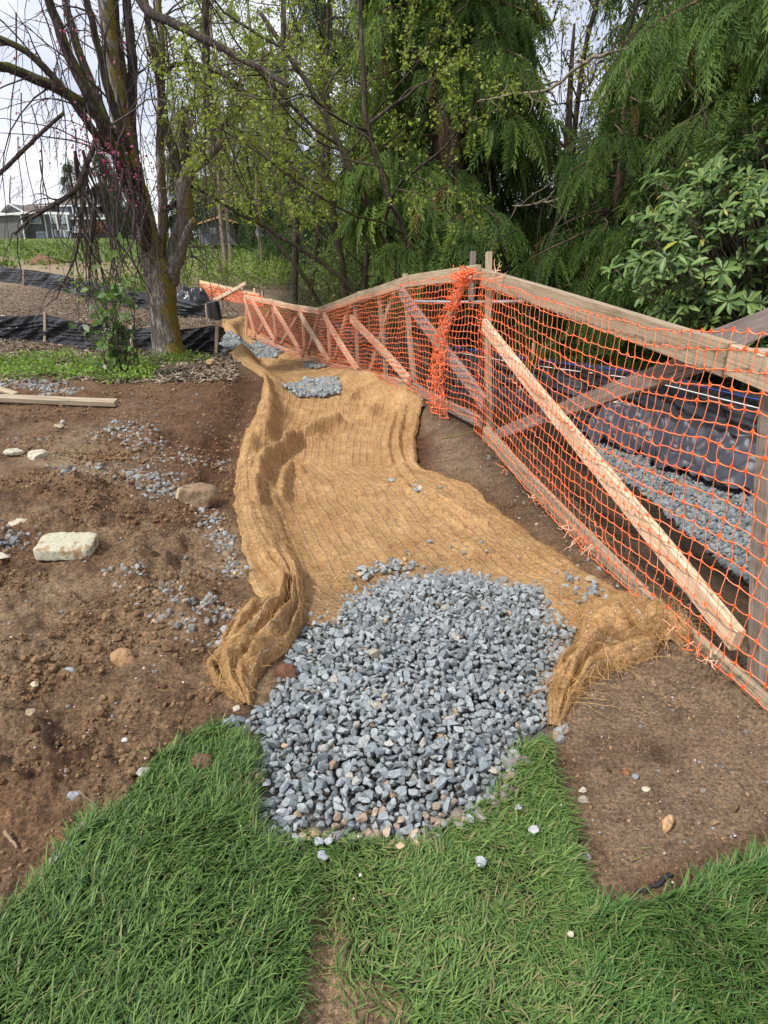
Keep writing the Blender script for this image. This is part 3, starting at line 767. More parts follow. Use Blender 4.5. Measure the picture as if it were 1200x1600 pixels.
    flap([(430, 945, 446, 962, .05), (385, 955, 428, 985, .085), (362, 975, 392, 1008, .07), (345, 1002, 366, 1024, .03), (338, 1012, 352, 1026, .01)], seed=3)
    flap([(900, 925, 1000, 930, .01), (905, 950, 1060, 975, .07), (905, 985, 1085, 992, .15), (900, 1000, 1088, 1003, .12), (905, 1012, 1060, 1006, .02)], seed=5)
    flap([(1036, 1004, 1004, 996, .02), (1022, 1028, 960, 1000, .10), (960, 1050, 905, 1016, .12), (920, 1072, 870, 1042, .095), (898, 1096, 856, 1075, .045), (884, 1122, 853, 1110, .02), (876, 1140, 856, 1136, .006)], seed=7)
    root = thing('erosion_matting', 'long tan coir erosion matting with stitched rows and folded edges lining the ditch', 'erosion matting', root_p)
    mb.obj('mat', M_COIR, root)
    # loose fibre frizz over the mat and its frayed ends
    V = np.concatenate(mb.v); Fq = np.concatenate([f for f, _, _ in mb.f])
    cen = V[Fq].mean(1); area = np.linalg.norm(np.cross(V[Fq[:, 1]]-V[Fq[:, 0]], V[Fq[:, 3]]-V[Fq[:, 0]]), axis=1)
    main = np.arange(len(Fq)) < len(F)
    dist = np.linalg.norm(cen-C0, axis=1)
    wgt = area*np.where(main, 1.0, 1.5)*np.exp(-dist*.22); wgt[dist > 10] = 0
    edge = np.zeros(len(Fq)); edge[:len(F)] = ((np.arange(len(F)) % (nc-1)) > nc-8)*1.0
    wgt *= 1+edge*1.0
    k = RNG.choice(len(Fq), 17000, p=wgt/wgt.sum())
    Pn = cen[k]+RNG.normal(size=(len(k), 3))*.006
    nrm = unit(np.cross(V[Fq[k, 1]]-V[Fq[k, 0]], V[Fq[k, 3]]-V[Fq[k, 0]])); nrm *= np.sign(nrm[:, 2:3]+1e-9)
    D = unit(RNG.normal(size=(len(k), 3))+np.array([.0, .8, 0])); D = unit(D-nrm*(D*nrm).sum(1, keepdims=True)+nrm*U(-.05, .30, len(k))[:, None]*(U(0, 1, len(k)) < .35)[:, None])
    n = len(k); q = np.linspace(-.5, .5, 3); Lk = U(.02, .07, n); B = unit(np.cross(D, nrm)); bend = RNG.normal(size=n)*.35
    pts = Pn[:, None]+(D*Lk[:, None])[:, None]*q[None, :, None]+B[:, None]*((q**2)[None]*(bend*Lk)[:, None])[..., None]+nrm[:, None]*(.007-.02*(q**2)*0)[:, None, None] if False else Pn[:, None]+(D*Lk[:, None])[:, None]*q[None, :, None]+B[:, None]*((q**2)[None]*(bend*Lk)[:, None])[..., None]+(nrm*.003)[:, None]
    fb = MB(); cc = np.array([1, 1, 1])*U(.40, 1.35, n)[:, None]
    tubes(fb, pts, np.full((n, 3), .00066), 3, cc)
    # long stray threads at the torn right-hand end and the left tongue
    for c_px, m, sp in (((960, 1000), 70, .09), ((880, 1090), 40, .04), ((362, 1072), 26, .04), ((1050, 985), 90, .06), ((930, 1040), 90, .05)):
        c = Gp(*c_px); a = c[:2]+RNG.normal(size=(m, 2))*sp; ang = U(0, 6.28, m); L = U(.05, .18, m); q = np.linspace(0, 1, 6)
        px = a[:, 0:1]+np.cos(ang)[:, None]*L[:, None]*q+RNG.normal(size=(m, 6))*.006; py = a[:, 1:2]+np.sin(ang)[:, None]*L[:, None]*q+RNG.normal(size=(m, 6))*.006
        pz = macro(px, py)+.02+np.abs(RNG.normal(size=(m, 1)))*.05*np.sin(q*2.6+.2)+.0*q
        tubes(fb, np.stack([px, py, pz], -1), np.full((m, 6), .0008), 3, np.array([1, 1, 1])*U(.7, 1.5, m)[:, None])
    fb.obj('loose_fibres', M_COIR_FIBRE, root, None, 'stuff')
build_matting()

# ------------------------------------------------------------------ turf
def blade_template(bend, lean, w=.5):
    s = np.array([0, .35, .7, 1.0]); a = lean+bend*s
    y = np.cumsum(np.concatenate([[0], np.diff(s)*np.sin((a[1:]+a[:-1])/2)])); z = np.cumsum(np.concatenate([[0], np.diff(s)*np.cos((a[1:]+a[:-1])/2)]))
    wid = np.array([.8, 1.0, .75])*w
    V = []
    for i in range(3): V += [[-wid[i], y[i], z[i]], [wid[i], y[i], z[i]]]
    V.append([0, y[3], z[3]])
    return np.array(V), [np.array([[0, 1, 3, 2], [2, 3, 5, 4]]), np.array([[4, 5, 6]])]
def build_turf():
    mb = MB()
    lo, hi = np.array([-2.0, .55]), np.array([2.2, 2.45])
    p = RNG.uniform(lo, hi, (430000, 2)); p[:, 1] = .55+(p[:, 1]-.55)*1.0
    p = p[inpoly(p[:, 0], p[:, 1], TURF)]
    p = p[np.abs(p[:, 0]) < .78*(p[:, 1]*.93+.62)+.45]
    b = edged(p[:, 0], p[:, 1], BARE, .06)
    u_pix = 600+FPX*p[:, 0]/(p[:, 1]*math.cos(PITCH)+CAM_H*math.sin(PITCH))
    # three pieces: lush left sod, trodden middle, lush right sod
    seam = flat(*np.array([(408, 1330), (505, 1400), (490, 1500), (465, 1700)]).T)[:, :2]; o = np.argsort(seam[:, 1])
    seam2 = flat(*np.array([(905, 1380), (900, 1480), (880, 1700)]).T)[:, :2]; o2 = np.argsort(seam2[:, 1])
    sx, sx2 = np.interp(p[:, 1], seam[o, 1], seam[o, 0]), np.interp(p[:, 1], seam2[o2, 1], seam2[o2, 0])
    left = sst(.02, -.03, p[:, 0]-sx); right = sst(-.02, .05, p[:, 0]-sx2); mid = 1-np.maximum(left, right)
    patch = fbm(p[:, 0]*3, p[:, 1]*3, 3, 71)
    gap = np.exp(-((p[:, 0]-sx)/.02)**2)*.8*sst(1.75, 1.6, p[:, 1])
    keep = U(0, 1, len(p)) < (1-.93*b)*(1-gap)*(left*.40+right*.42+mid*(.40+.35*np.clip(patch+.2, -.5, .5)))
    p, left, right, mid, patch = p[keep], left[keep], right[keep], mid[keep], patch[keep]
    n = len(p)
    z = ground_z(p[:, 0], p[:, 1])-.004
    # lie direction: combed, swirling with a slow noise
    ang = fbm(p[:, 0]*3.2, p[:, 1]*3.2, 3, 73)*3.6+RNG.normal(size=n)*.95+np.where(left > .5, .35, -.6)
    L = (left*U(.045, .085, n)+right*U(.045, .08, n)+mid*U(.034, .068, n))*(1+.3*patch)*U(.75, 1.25, n)
    W = U(.0011, .0022, n)
    # colour: blue-green left, yellower middle
    a = U(0, 1, n)[:, None]
    a = a**1.2; cl = np.array([.026, .078, .016])*(1-a)+np.array([.185, .30, .075])*a
    cm = np.array([.060, .135, .028])*(1-a)+np.array([.20, .30, .08])*a
    cr = np.array([.045, .120, .025])*(1-a)+np.array([.155, .265, .065])*a
    c = cl*left[:, None]+cm*mid[:, None]+cr*right[:, None]
    dry = U(0, 1, n) < (.03+mid*np.clip(.05-.40*patch, .02, .3)+right*.05); c[dry] = np.array([.25, .23, .10])*U(.7, 1.2, dry.sum())[:, None]
    Y = np.stack([np.cos(ang), np.sin(ang), np.zeros(n)], 1); Z = np.tile([0, 0, 1.], (n, 1)); X = np.cross(Y, Z)
    tl = U(0, 1, n)
    tmpl = [blade_template(bd, ln) for bd, ln in ((.9, .15), (1.3, .25), (1.6, .5), (.7, .6), (1.9, .3), (.8, 1.0), (1.1, .9))]
    lush = [0, 1, 2, 3, 4]; flatl = [2, 3, 4, 5, 6, 5, 6]
    k = np.where(mid > .5, np.array(flatl)[RNG.integers(0, 7, n)], np.array(lush)[RNG.integers(0, 5, n)])
    for i, (T, F) in enumerate(tmpl):
        q = k == i
        S = np.stack([W[q], L[q], L[q]], 1)
        T2 = T.copy(); T2[:, 0] *= 2
        shade = np.array([.75, .75, .95, .95, 1.1, 1.1, 1.2])
        cc = c[q][:, None, :]*shade[None, :, None]*0+c[q][:, None, :]
        inst(mb, T2, F, np.column_stack([p[q], z[q]]), X[q], Y[q], Z[q], S, cc)
    o = mb.obj('grass', M_GRASS); o['kind'] = 'stuff'; o['label'] = 'newly laid green turf in the foreground'
build_turf()

# ------------------------------------------------------------------ orange safety fences
def polyplane(u, v, segs, off):
    """segs: list of (A, B, u_min) ; pick the plane of the segment that the pixel column falls in"""
    for A, B, umin in segs:
        if u >= umin: return onplane(np.array(u), np.array(v), A, B, off)
    return onplane(np.array(u), np.array(v), segs[-1][0], segs[-1][1], off)
SEG_NEAR = [(K_, E_, -1e9)]
SEG_MID = [(K_, M_, 500), (M_, N_, -1e9)]
FA, FB = flat(np.array(312), np.array(474), -.22)[:2], flat(np.array(415), np.array(489), -.28)[:2]
SEG_FAR = [(FA, FB, -1e9)]
def seg_n(A, B):
    t = unit(np.asarray(B)-np.asarray(A)); n = np.array([-t[1], t[0]]); n = -n if n[0] > 0 else n
    return np.array([n[0], n[1], 0])
def tone(a=.85, b=1.12):
    g = U(a, b); return np.array([g*U(.97, 1.03), g, g*U(.95, 1.03)])
def plank(root, name, p, q, segs, w, t, off, m, label=None):
    A, B = polyplane(*p, segs, off), polyplane(*q, segs, off)
    n = seg_n(segs[0][0], segs[0][1]); mb = MB(); board(mb, A, B, w, t, n, tone())
    return mb.obj(name, m, root, label)
def nails(root, pts, segs, off):
    for u, v in pts:
        c = polyplane(u, v, segs, off); mb = MB()
        a = np.arange(8)*math.pi/4; n = seg_n(segs[0][0], segs[0][1]); t = np.cross(n, [0, 0, 1])
        V = np.concatenate([c+(np.cos(a)[:, None]*t+np.sin(a)[:, None]*np.array([0, 0, 1]))*.006, c+n*.004+(np.cos(a)[:, None]*t+np.sin(a)[:, None]*np.array([0, 0, 1]))*.005])
        i = np.arange(8); mb.add(V, [np.stack([i, (i+1) % 8, 8+(i+1) % 8, 8+i], 1), np.array([np.arange(8, 16)])], (1, 1, 1)); mb.obj('nail_head', M_PVC, root)
KNOT_T = np.array([[-1, 0, 0], [0, -1, 0], [1, 0, 0], [0, 1, 0], [0, 0, .32], [0, 0, -.32], [.62, .62, .1], [-.62, .62, .1], [-.62, -.62, .1], [.62, -.62, .1]])
KNOT_F = np.array([[4, 2, 6], [4, 6, 3], [4, 3, 7], [4, 7, 0], [4, 0, 8], [4, 8, 1], [4, 1, 9], [4, 9, 2], [5, 6, 2], [5, 3, 6], [5, 7, 3], [5, 0, 7], [5, 8, 0], [5, 1, 8], [5, 9, 1], [5, 2, 9]])
def netting(root, Nd, nrm, ks=.0100, rh=.0022, rv=.0015, name='netting', sides=4, drop=None):
    """Nd (I,J,3) node grid: I along the fence, J up"""
    I, J = Nd.shape[:2]; mb = MB()
    def strands(A, B, r, sag, keep):
        A, B = A.reshape(-1, 3)[keep], B.reshape(-1, 3)[keep]; m = len(A); q = np.linspace(0, 1, 4)
        off = RNG.normal(size=(m, 3))*.0035+sag*np.array([0, 0, -1.0]); s = (4*q*(1-q))
        P = A[:, None]*(1-q)[None, :, None]+B[:, None]*q[None, :, None]+off[:, None]*s[None, :, None]
        R = r*(1+.5*(2*q-1)**2)[None, :]*np.ones((m, 1))
        g = U(.85, 1.15, m)[:, None]; w = U(0, 1, m)[:, None]
        tubes(mb, P, R, sides, np.array([1, 1, 1])*g*(1-w*.5)+np.array([1.02, 1.75, 2.9])*g*w*.5, 0)
    kh = np.ones((I-1)*J, bool) if drop is None else U(0, 1, (I-1)*J) > drop
    kv = np.ones(I*(J-1), bool) if drop is None else U(0, 1, I*(J-1)) > drop
    strands(Nd[:-1], Nd[1:], rh, .004, kh); strands(Nd[:, :-1], Nd[:, 1:], rv, 0, kv)
    P = Nd.reshape(-1, 3); n = len(P); S = ks*U(.8, 1.25, n)
    nr = np.asarray(nrm, float); nr = np.broadcast_to(nr, P.shape) if nr.ndim == 1 else nr.reshape(-1, 3)
    nr = unit(nr+RNG.normal(size=(n, 3))*.25); up = np.tile([0, 0, 1.], (n, 1)); X, D, Z = frames(up, nr)
    inst(mb, KNOT_T, KNOT_F, P, X, D, nr, S, np.array([1, 1, 1])*U(.85, 1.1, n)[:, None], 1)
    return mb.obj(name, [M_STRAND, M_KNOT], root)
def ragged(root, pts, n_each, L=.07):
    """torn ends of the mesh hanging off the lower edge"""
    mb = MB()
    for c in pts:
        for _ in range(n_each):
            a = c+RNG.normal(size=3)*np.array([.015, .03, .012]); d = unit(RNG.normal(size=3)+np.array([-.6, 0, -.5])); q = np.linspace(0, 1, 5)[:, None]
            P = a+d*q*L*U(.4, 1.2)+RNG.normal(size=(5, 3))*.005*q
            g = U(.9, 1.2); tubes(mb, P, np.linspace(.0032, .0014, 5), 4, np.array([1.0, 2.4, 4.6])*g if U(0, 1) < .6 else np.array([1, 1, 1])*g)
    return mb.obj('torn_netting_end', M_STRAND, root, 'pale frayed ends of the netting', 'stuff')

NO = .072     # the net hangs this far in front of the fence line
def near_fence():
    root = thing('safety_fence', 'near length of timber fence with orange plastic netting and a pale front brace', 'fence', Gp(757, 690))
    S = SEG_NEAR
    def tall(u0, v0, u1, v1, w, t, off, m, lab=None): return plank(root, 'post', (u0, v0), (u1, v1), S, w, t, off, m, lab)
    tall(763, 394, 764, 690, .062, .045, -.055, M_WOOD_OLD)
    tall(738, 393, 737, 480, .06, .045, -.10, M_WOOD_GREY)
    tall(1207, 560, 1184, 1075, .075, .05, -.07, M_WOOD_GREY)
    plank(root, 'top_rail', (742, 429), (1141, 562), S, .13, .045, 0, M_WOOD_OLD)
    plank(root, 'top_rail', (1144, 563), (1420, 660), S, .115, .045, .002, M_WOOD_OLD)
    plank(root, 'brace', (757, 506), (1150, 1003), S, .098, .04, .0225+.021, M_WOOD_NEW, 'pale new front brace slanting down')
    plank(root, 'brace', (772, 682), (1090, 563), S, .098, .04, -.115, M_WOOD_GREY, 'dark grey rear brace slanting up')
    plank(root, 'bottom_rail', (757, 675), (1000, 930), S, .105, .04, 0, M_WOOD_OLD)
    plank(root, 'bottom_rail', (998, 930), (1330, 1232), S, .105, .04, -.002, M_WOOD_OLD)
    # a rail turns off behind at the corner
    A = polyplane(1085, 548, S, -.06); B = at(np.array(1330), np.array(452), A[1]+1.0)
    mb = MB(); board(mb, A, B, .12, .04, (-.45, -.8, .12), tone()); mb.obj('return_rail', M_WOOD_GREY, root, 'weathered rail turning off behind the fence')
    A = polyplane(1128, 556, S, -.05); B = at(np.array(1330), np.array(560), A[1]+.45)
    mb = MB(); board(mb, A, B, .09, .04, (-.1, -.3, .9), tone()); mb.obj('return_rail', M_WOOD_OLD, root)
    nails(root, [(1010, 516), (1075, 539), (1132, 557), (905, 482)], S, .024)
    # net
    L = np.linalg.norm(E_-K_); I, J = 68, 19
    s = np.linspace(-.01, 1, I)
    tops = [(738, 428), (775, 440), (810, 452), (850, 466), (900, 481), (940, 492), (1000, 510), (1050, 514), (1120, 515), (1200, 519), (1330, 560)]
    bots = [(738, 668), (765, 695), (800, 737), (850, 793), (900, 846), (960, 902), (1040, 972), (1100, 1024), (1190, 1096), (1330, 1215)]
    T = np.array([polyplane(*p, S, NO) for p in tops]); B = np.array([polyplane(*p, S, NO) for p in bots])
    d = unit(E_-K_); st, sb = ((T[:, :2]-K_)@d)/L, ((B[:, :2]-K_)@d)/L
    zt, zb = np.interp(s, st, T[:, 2]), np.interp(s, sb, B[:, 2])
    n = seg_n(K_, E_); Nd = np.zeros((I, J, 3))
    for j in range(J):
        f = j/(J-1); ss = s+.012*math.sin(f*5)*np.sin(s*9)+.004*np.array([perlin(i*.35, j*.5, 3) for i in range(I)])
        base = K_[None]+d[None]*(ss*L)[:, None]
        h = zb+(zt-zb)*(f+.05*f*(1-f)*np.sin(s*11))+.012*np.array([perlin(i*.3, j*.45, 4) for i in range(I)])
        off = NO+.035*math.sin(math.pi*f)*(.4+np.array([perlin(i*.12, j*.16, 5) for i in range(I)]))+.006*np.array([perlin(i*.7, j*.7, 6) for i in range(I)])
        off = np.maximum(off, .050)
        Nd[:, j, :2] = base+n[None, :2]*off[:, None]; Nd[:, j, 2] = h
    o = netting(root, Nd, n)
    o['label'] = 'sagging orange plastic safety netting'
    ragged(root, [polyplane(u, v, S, NO+.01) for u, v in ((790, 735), (835, 780), (885, 825), (905, 845), (920, 850), (1035, 965), (1050, 975), (1090, 1010), (1110, 1025))], 7)
    ragged(root, [polyplane(u, v, S, .03) for u, v in ((778, 425), (785, 432))], 5, .14)
    return root
near_fence()

def mid_fence():
    root = thing('safety_fence', 'long middle run of timber fence with orange netting beside the coir matting', 'fence', Gp(640, 606))
    S = SEG_MID
    for i, (a, b, w, m) in enumerate([((632, 428), (648, 607), .07, M_WOOD_OLD), ((553, 468), (561, 584), .05, M_WOOD_OLD), ((511, 492), (517, 572), .05, M_WOOD_NEW), ((474, 494), (475, 562), .05, M_WOOD_NEW), ((425, 466), (432, 545), .05, M_WOOD_NEW), ((384, 455), (386, 522), .06, M_WOOD_NEW), ((593, 455), (603, 595), .05, M_WOOD_OLD)]):
        plank(root, 'post', a, b, S, w, .045, -.05, m)
    for a, b, w, m in [((748, 424), (640, 440), .12, M_WOOD_OLD), ((641, 440), (560, 463), .115, M_WOOD_OLD), ((561, 463), (500, 486), .115, M_WOOD_OLD)]:
        plank(root, 'top_rail', a, b, S, w, .045, 0, m)
    for a, b, w, m in [((499, 487), (440, 476), .10, M_WOOD_NEW), ((440, 476), (383, 464), .10, M_WOOD_NEW)]:
        plank(root, 'top_rail', a, b, S, w, .045, 0, m)
    for a, b, w, m in [((752, 660), (640, 602), .10, M_WOOD_GREY), ((641, 602), (501, 568), .10, M_WOOD_OLD), ((499, 567), (440, 545), .10, M_WOOD_NEW), ((440, 545), (388, 520), .10, M_WOOD_NEW), ]:
        plank(root, 'bottom_rail', a, b, S, w, .04, 0, m)
    for a, b, w, m, off in [((549, 497), (640, 594), .10, M_WOOD_NEW, .045), ((506, 493), (559, 580), .10, M_WOOD_NEW, .045), ((467, 486), (514, 566), .10, M_WOOD_NEW, .045), ((428, 480), (473, 556), .10, M_WOOD_NEW, .045), ((393, 470), (430, 532), .10, M_WOOD_NEW, .045), ((382, 466), (398, 525), .09, M_WOOD_NEW, .047)]:
        plank(root, 'brace', a, b, S, w, .04, off, m)
    plank(root, 'brace', (627, 455), (757, 632), S, .125, .04, .044, M_WOOD_GREY, 'weathered grey front brace')
    for a, b in [((467, 490), (437, 541)), ((426, 476), (402, 524)), ((500, 490), (478, 560)), ((546, 478), (521, 568)), ((616, 460), (577, 582)), ((722, 448), (687, 528))]:
        plank(root, 'brace', a, b, S, .085, .04, -.095, M_WOOD_OLD)
    # net, mesh spaced wider where it is stretched
    tops = [(742, 424), (690, 434), (640, 442), (600, 455), (560, 465), (520, 479), (500, 487), (480, 485), (430, 474), (384, 464)]
    bots = [(742, 655), (700, 637), (640, 607), (600, 597), (555, 585), (520, 577), (500, 571), (470, 559), (430, 544), (388, 522)]
    T = np.array([polyplane(*p, S, NO) for p in tops]); B = np.array([polyplane(*p, S, NO) for p in bots])
    l1, l2 = np.linalg.norm(M_-K_), np.linalg.norm(N_-M_); d1, d2 = unit(M_-K_), unit(N_-M_)
    def arc(P): a = (P[:, :2]-K_)@d1; b = (P[:, :2]-M_)@d2; return np.where(P[:, 1] < M_[1], a, l1+np.maximum(b, 0))
    at_, ab_ = arc(T), arc(B); o = np.argsort(at_); o2 = np.argsort(ab_)
    tot = l1+l2*.97; I, J = 132, 21; s = np.linspace(.0, tot, I)
    zt, zb = np.interp(s, at_[o], T[o, 2]), np.interp(s, ab_[o2], B[o2, 2])
    Nd = np.zeros((I, J, 3)); nn = np.zeros((I, J, 3)); n1, n2 = seg_n(K_, M_), seg_n(M_, N_)
    for j in range(J):
        f = j/(J-1); ss = np.clip(s+.05*np.array([perlin(i*.2, j*.35, 13) for i in range(I)]), 0, tot)
        p = np.where((ss < l1)[:, None], K_+d1*ss[:, None], M_+d2*(ss-l1)[:, None]); n = np.where((ss < l1)[:, None], n1, n2)
        off = np.maximum(NO+.03*math.sin(math.pi*f)*(.5+np.array([perlin(i*.15, j*.2, 15) for i in range(I)])), .05)
        Nd[:, j, :2] = p+n[:, :2]*off[:, None]; Nd[:, j, 2] = zb+(zt-zb)*f+.018*np.array([perlin(i*.25, j*.4, 14) for i in range(I)]); nn[:, j] = n
    o = netting(root, Nd, nn, .0100, .0029, .0017, sides=3); o['label'] = 'orange safety netting pulled into wavy rows'
    # the spare net gathered into a crumpled hank by the corner
    I, J = 12, 24; Nd = np.zeros((I, J, 3))
    up = [(736, 424), (724, 445), (706, 480), (694, 520), (688, 560), (686, 600), (688, 645)]
    wd = [.05, .06, .08, .10, .13, .16, .20]
    C = np.array([polyplane(*p, SEG_MID, NO+.02) for p in up]); q = np.linspace(0, len(up)-1, J)
    cl = np.stack([np.interp(q, np.arange(len(up)), C[:, k]) for k in range(3)], 1); ww = np.interp(q, np.arange(len(up)), wd)
    for i in range(I):
        a = (i/(I-1)-.5)*2
        for j in range(J):
            Nd[i, J-1-j] = cl[j]-np.array([d1[0], d1[1], 0])*a*ww[j]+n1*(.04*math.sin(i*2.1+j*.25)+.02)+RNG.normal(size=3)*.020
    Nd[..., 2] = np.maximum(Nd[..., 2], macro(Nd[..., 0], Nd[..., 1])+.02)
    netting(root, Nd, n1, .010, .0032, .0022, 'bunched_netting', drop=.05)
    P = polyplane(718, 432, SEG_MID, NO); Nd = P+RNG.normal(size=(7, 7, 3))*np.array([.05, .05, .035]); netting(root, Nd, n1, .009, .0026, .002, 'bunched_netting', drop=.35)
mid_fence()

def far_fence():
    root = thing('safety_fence', 'short far fence panel with crossed pale boards and red-orange netting at the ditch end', 'fence', np.array([*FA, macro(*FA)]))
    S = SEG_FAR
    plank(root, 'top_rail', (313, 441), (406, 462), S, .11, .045, 0, M_WOOD_NEW)
    plank(root, 'bottom_rail', (314, 473), (383, 480), S, .10, .045, 0, M_WOOD_NEW)
    plank(root, 'brace', (318, 445), (383, 478), S, .11, .04, .045, M_WOOD_NEW)
    plank(root, 'brace', (384, 442), (328, 473), S, .11, .04, .09, M_WOOD_NEW)
    plank(root, 'post', (322, 440), (326, 474), S, .09, .05, -.06, M_WOOD_NEW)
    plank(root, 'post', (379, 450), (380, 482), S, .09, .05, -.06, M_WOOD_NEW)
    plank(root, 'post', (398, 450), (400, 488), S, .09, .05, -.06, M_WOOD_NEW)
    plank(root, 'post', (410, 455), (411, 488), S, .09, .05, -.06, M_WOOD_OLD)
    I, J = 40, 15; n = seg_n(FA, FB); Nd = np.zeros((I, J, 3))
    for i, u in enumerate(np.linspace(313, 412, I)):
        t = polyplane(u, np.interp(u, [313, 410], [443, 463]), S, NO); b = polyplane(u, np.interp(u, [313, 412], [476, 488]), S, NO)
        for j in range(J): Nd[i, j] = b+(t-b)*j/(J-1)+RNG.normal(size=3)*.012
    o = netting(root, Nd, n, .016, .008, .006)
far_fence()

# ------------------------------------------------------------------ black silt fences
def silt(root, name, top, bot, seed, m=34, fold=.035, diag=0.0, label=None):
    """film between two 3D polylines, gathered into slanting folds"""
    top, bot = smooth_line(top, 150), smooth_line(bot, 150)
    n = len(top); f = np.linspace(0, 1, m); d = unit(np.gradient(top, axis=0)); nr = np.stack([-d[:, 1], d[:, 0], 0*d[:, 0]], 1); nr *= np.sign(-nr[:, 1:2]+1e-9)
    s = np.concatenate([[0], np.cumsum(np.linalg.norm(np.diff(top, axis=0), axis=1))])
    P = top[:, None]*(1-f)[None, :, None]+bot[:, None]*f[None, :, None]
    S_, F_ = np.meshgrid(s, f, indexing='ij'); h = (top[:, 2]-bot[:, 2])[:, None]*F_
    w = fold*(perlin((S_+diag*h)*3.2, h*.8, seed)+.8*perlin((S_+diag*h)*8, h*1.6, seed+1)+.5*perlin((S_*.3+2.5*diag*h)*9, h*5, seed+2))*(.15+.85*np.sin(math.pi*np.clip(F_*.9+.03, 0, 1)))
    w += .05*np.maximum(F_-.6, 0)*2.5
    P = P+nr[:, None]*w[..., None]; P[..., 2] += .012*perlin(S_*2.5, F_*0, seed+4)*(1-F_)
    i = np.arange(n-1)[:, None]*m+np.arange(m-1)[None, :]
    F = np.stack([i, i+1, i+m+1, i+m], -1).reshape(-1, 4)
    mb = MB(); V = P.reshape(-1, 3); mb.add(V, F, (1, 1, 1), 0, True)
    q = V+np.repeat(nr, m, 0)*-.004; mb.add(q, F[:, ::-1], (1, 1, 1), 0, True)
    return mb.obj(name, M_PLASTIC, root, label)
def stake(root, p, q, Y=None, w=.05, m=M_WOOD_OLD, lab=None):
    mb = MB(); board(mb, np.array(p), np.array(q), w, .035, (-.2, -1, 0), tone()); return mb.obj('stake', m, root, lab)

def silt_from(name, label, tops, bots, stakes, seed, diag, fold=.035, z=0.0, m=M_WOOD_OLD):
    B = Gv(*np.array(bots, float).T); B[:, 2] -= .03
    by, tx = B[:, 1], np.array(tops, float)
    ub = np.array(bots, float)[:, 0]
    T = np.array([at(np.array(u), np.array(v), np.interp(u, ub, by)) for u, v in tops])
    root = thing('silt_fence', label, 'silt fence', B.mean(0)*np.array([1, 1, 0])+np.array([0, 0, float(macro(B[:, 0].mean(), B[:, 1].mean()))]))
    silt(root, 'plastic_film', T, B, seed, 34, fold, diag)
    for u0, v0, u1, v1 in stakes:
        Y = np.interp(u1, ub, by)-.06; stake(root, at(np.array(u0), np.array(v0), Y), at(np.array(u1), np.array(v1), Y), m=m)
    return root
r1 = silt_from('silt_fence', 'nearer black plastic silt fence crossing behind the mossy tree to the matting', [(-160, 490), (-40, 490), (20, 494), (68, 492), (110, 501), (150, 507), (200, 511), (260, 513), (300, 513), (338, 509), (350, 512)],
          [(-160, 532), (-40, 530), (20, 530), (68, 535), (110, 540), (150, 545), (200, 545), (260, 550), (300, 552), (338, 554), (350, 552)], [(70, 488, 70, 551), (205, 509, 207, 548), (339, 507, 338, 556)], 3, 2.0, .10)
r2 = silt_from('silt_fence', 'farther black plastic silt fence running down the slope behind the mossy tree', [(-220, 396), (-60, 408), (0, 416), (70, 425), (150, 441), (230, 458), (285, 468), (322, 477)],
          [(-220, 424), (-60, 434), (0, 440), (70, 450), (150, 468), (230, 484), (285, 494), (324, 497)], [(36, 420, 37, 447), (118, 432, 118, 462), (232, 456, 233, 488), (322, 474, 324, 498)], 7, 2.2, .14)
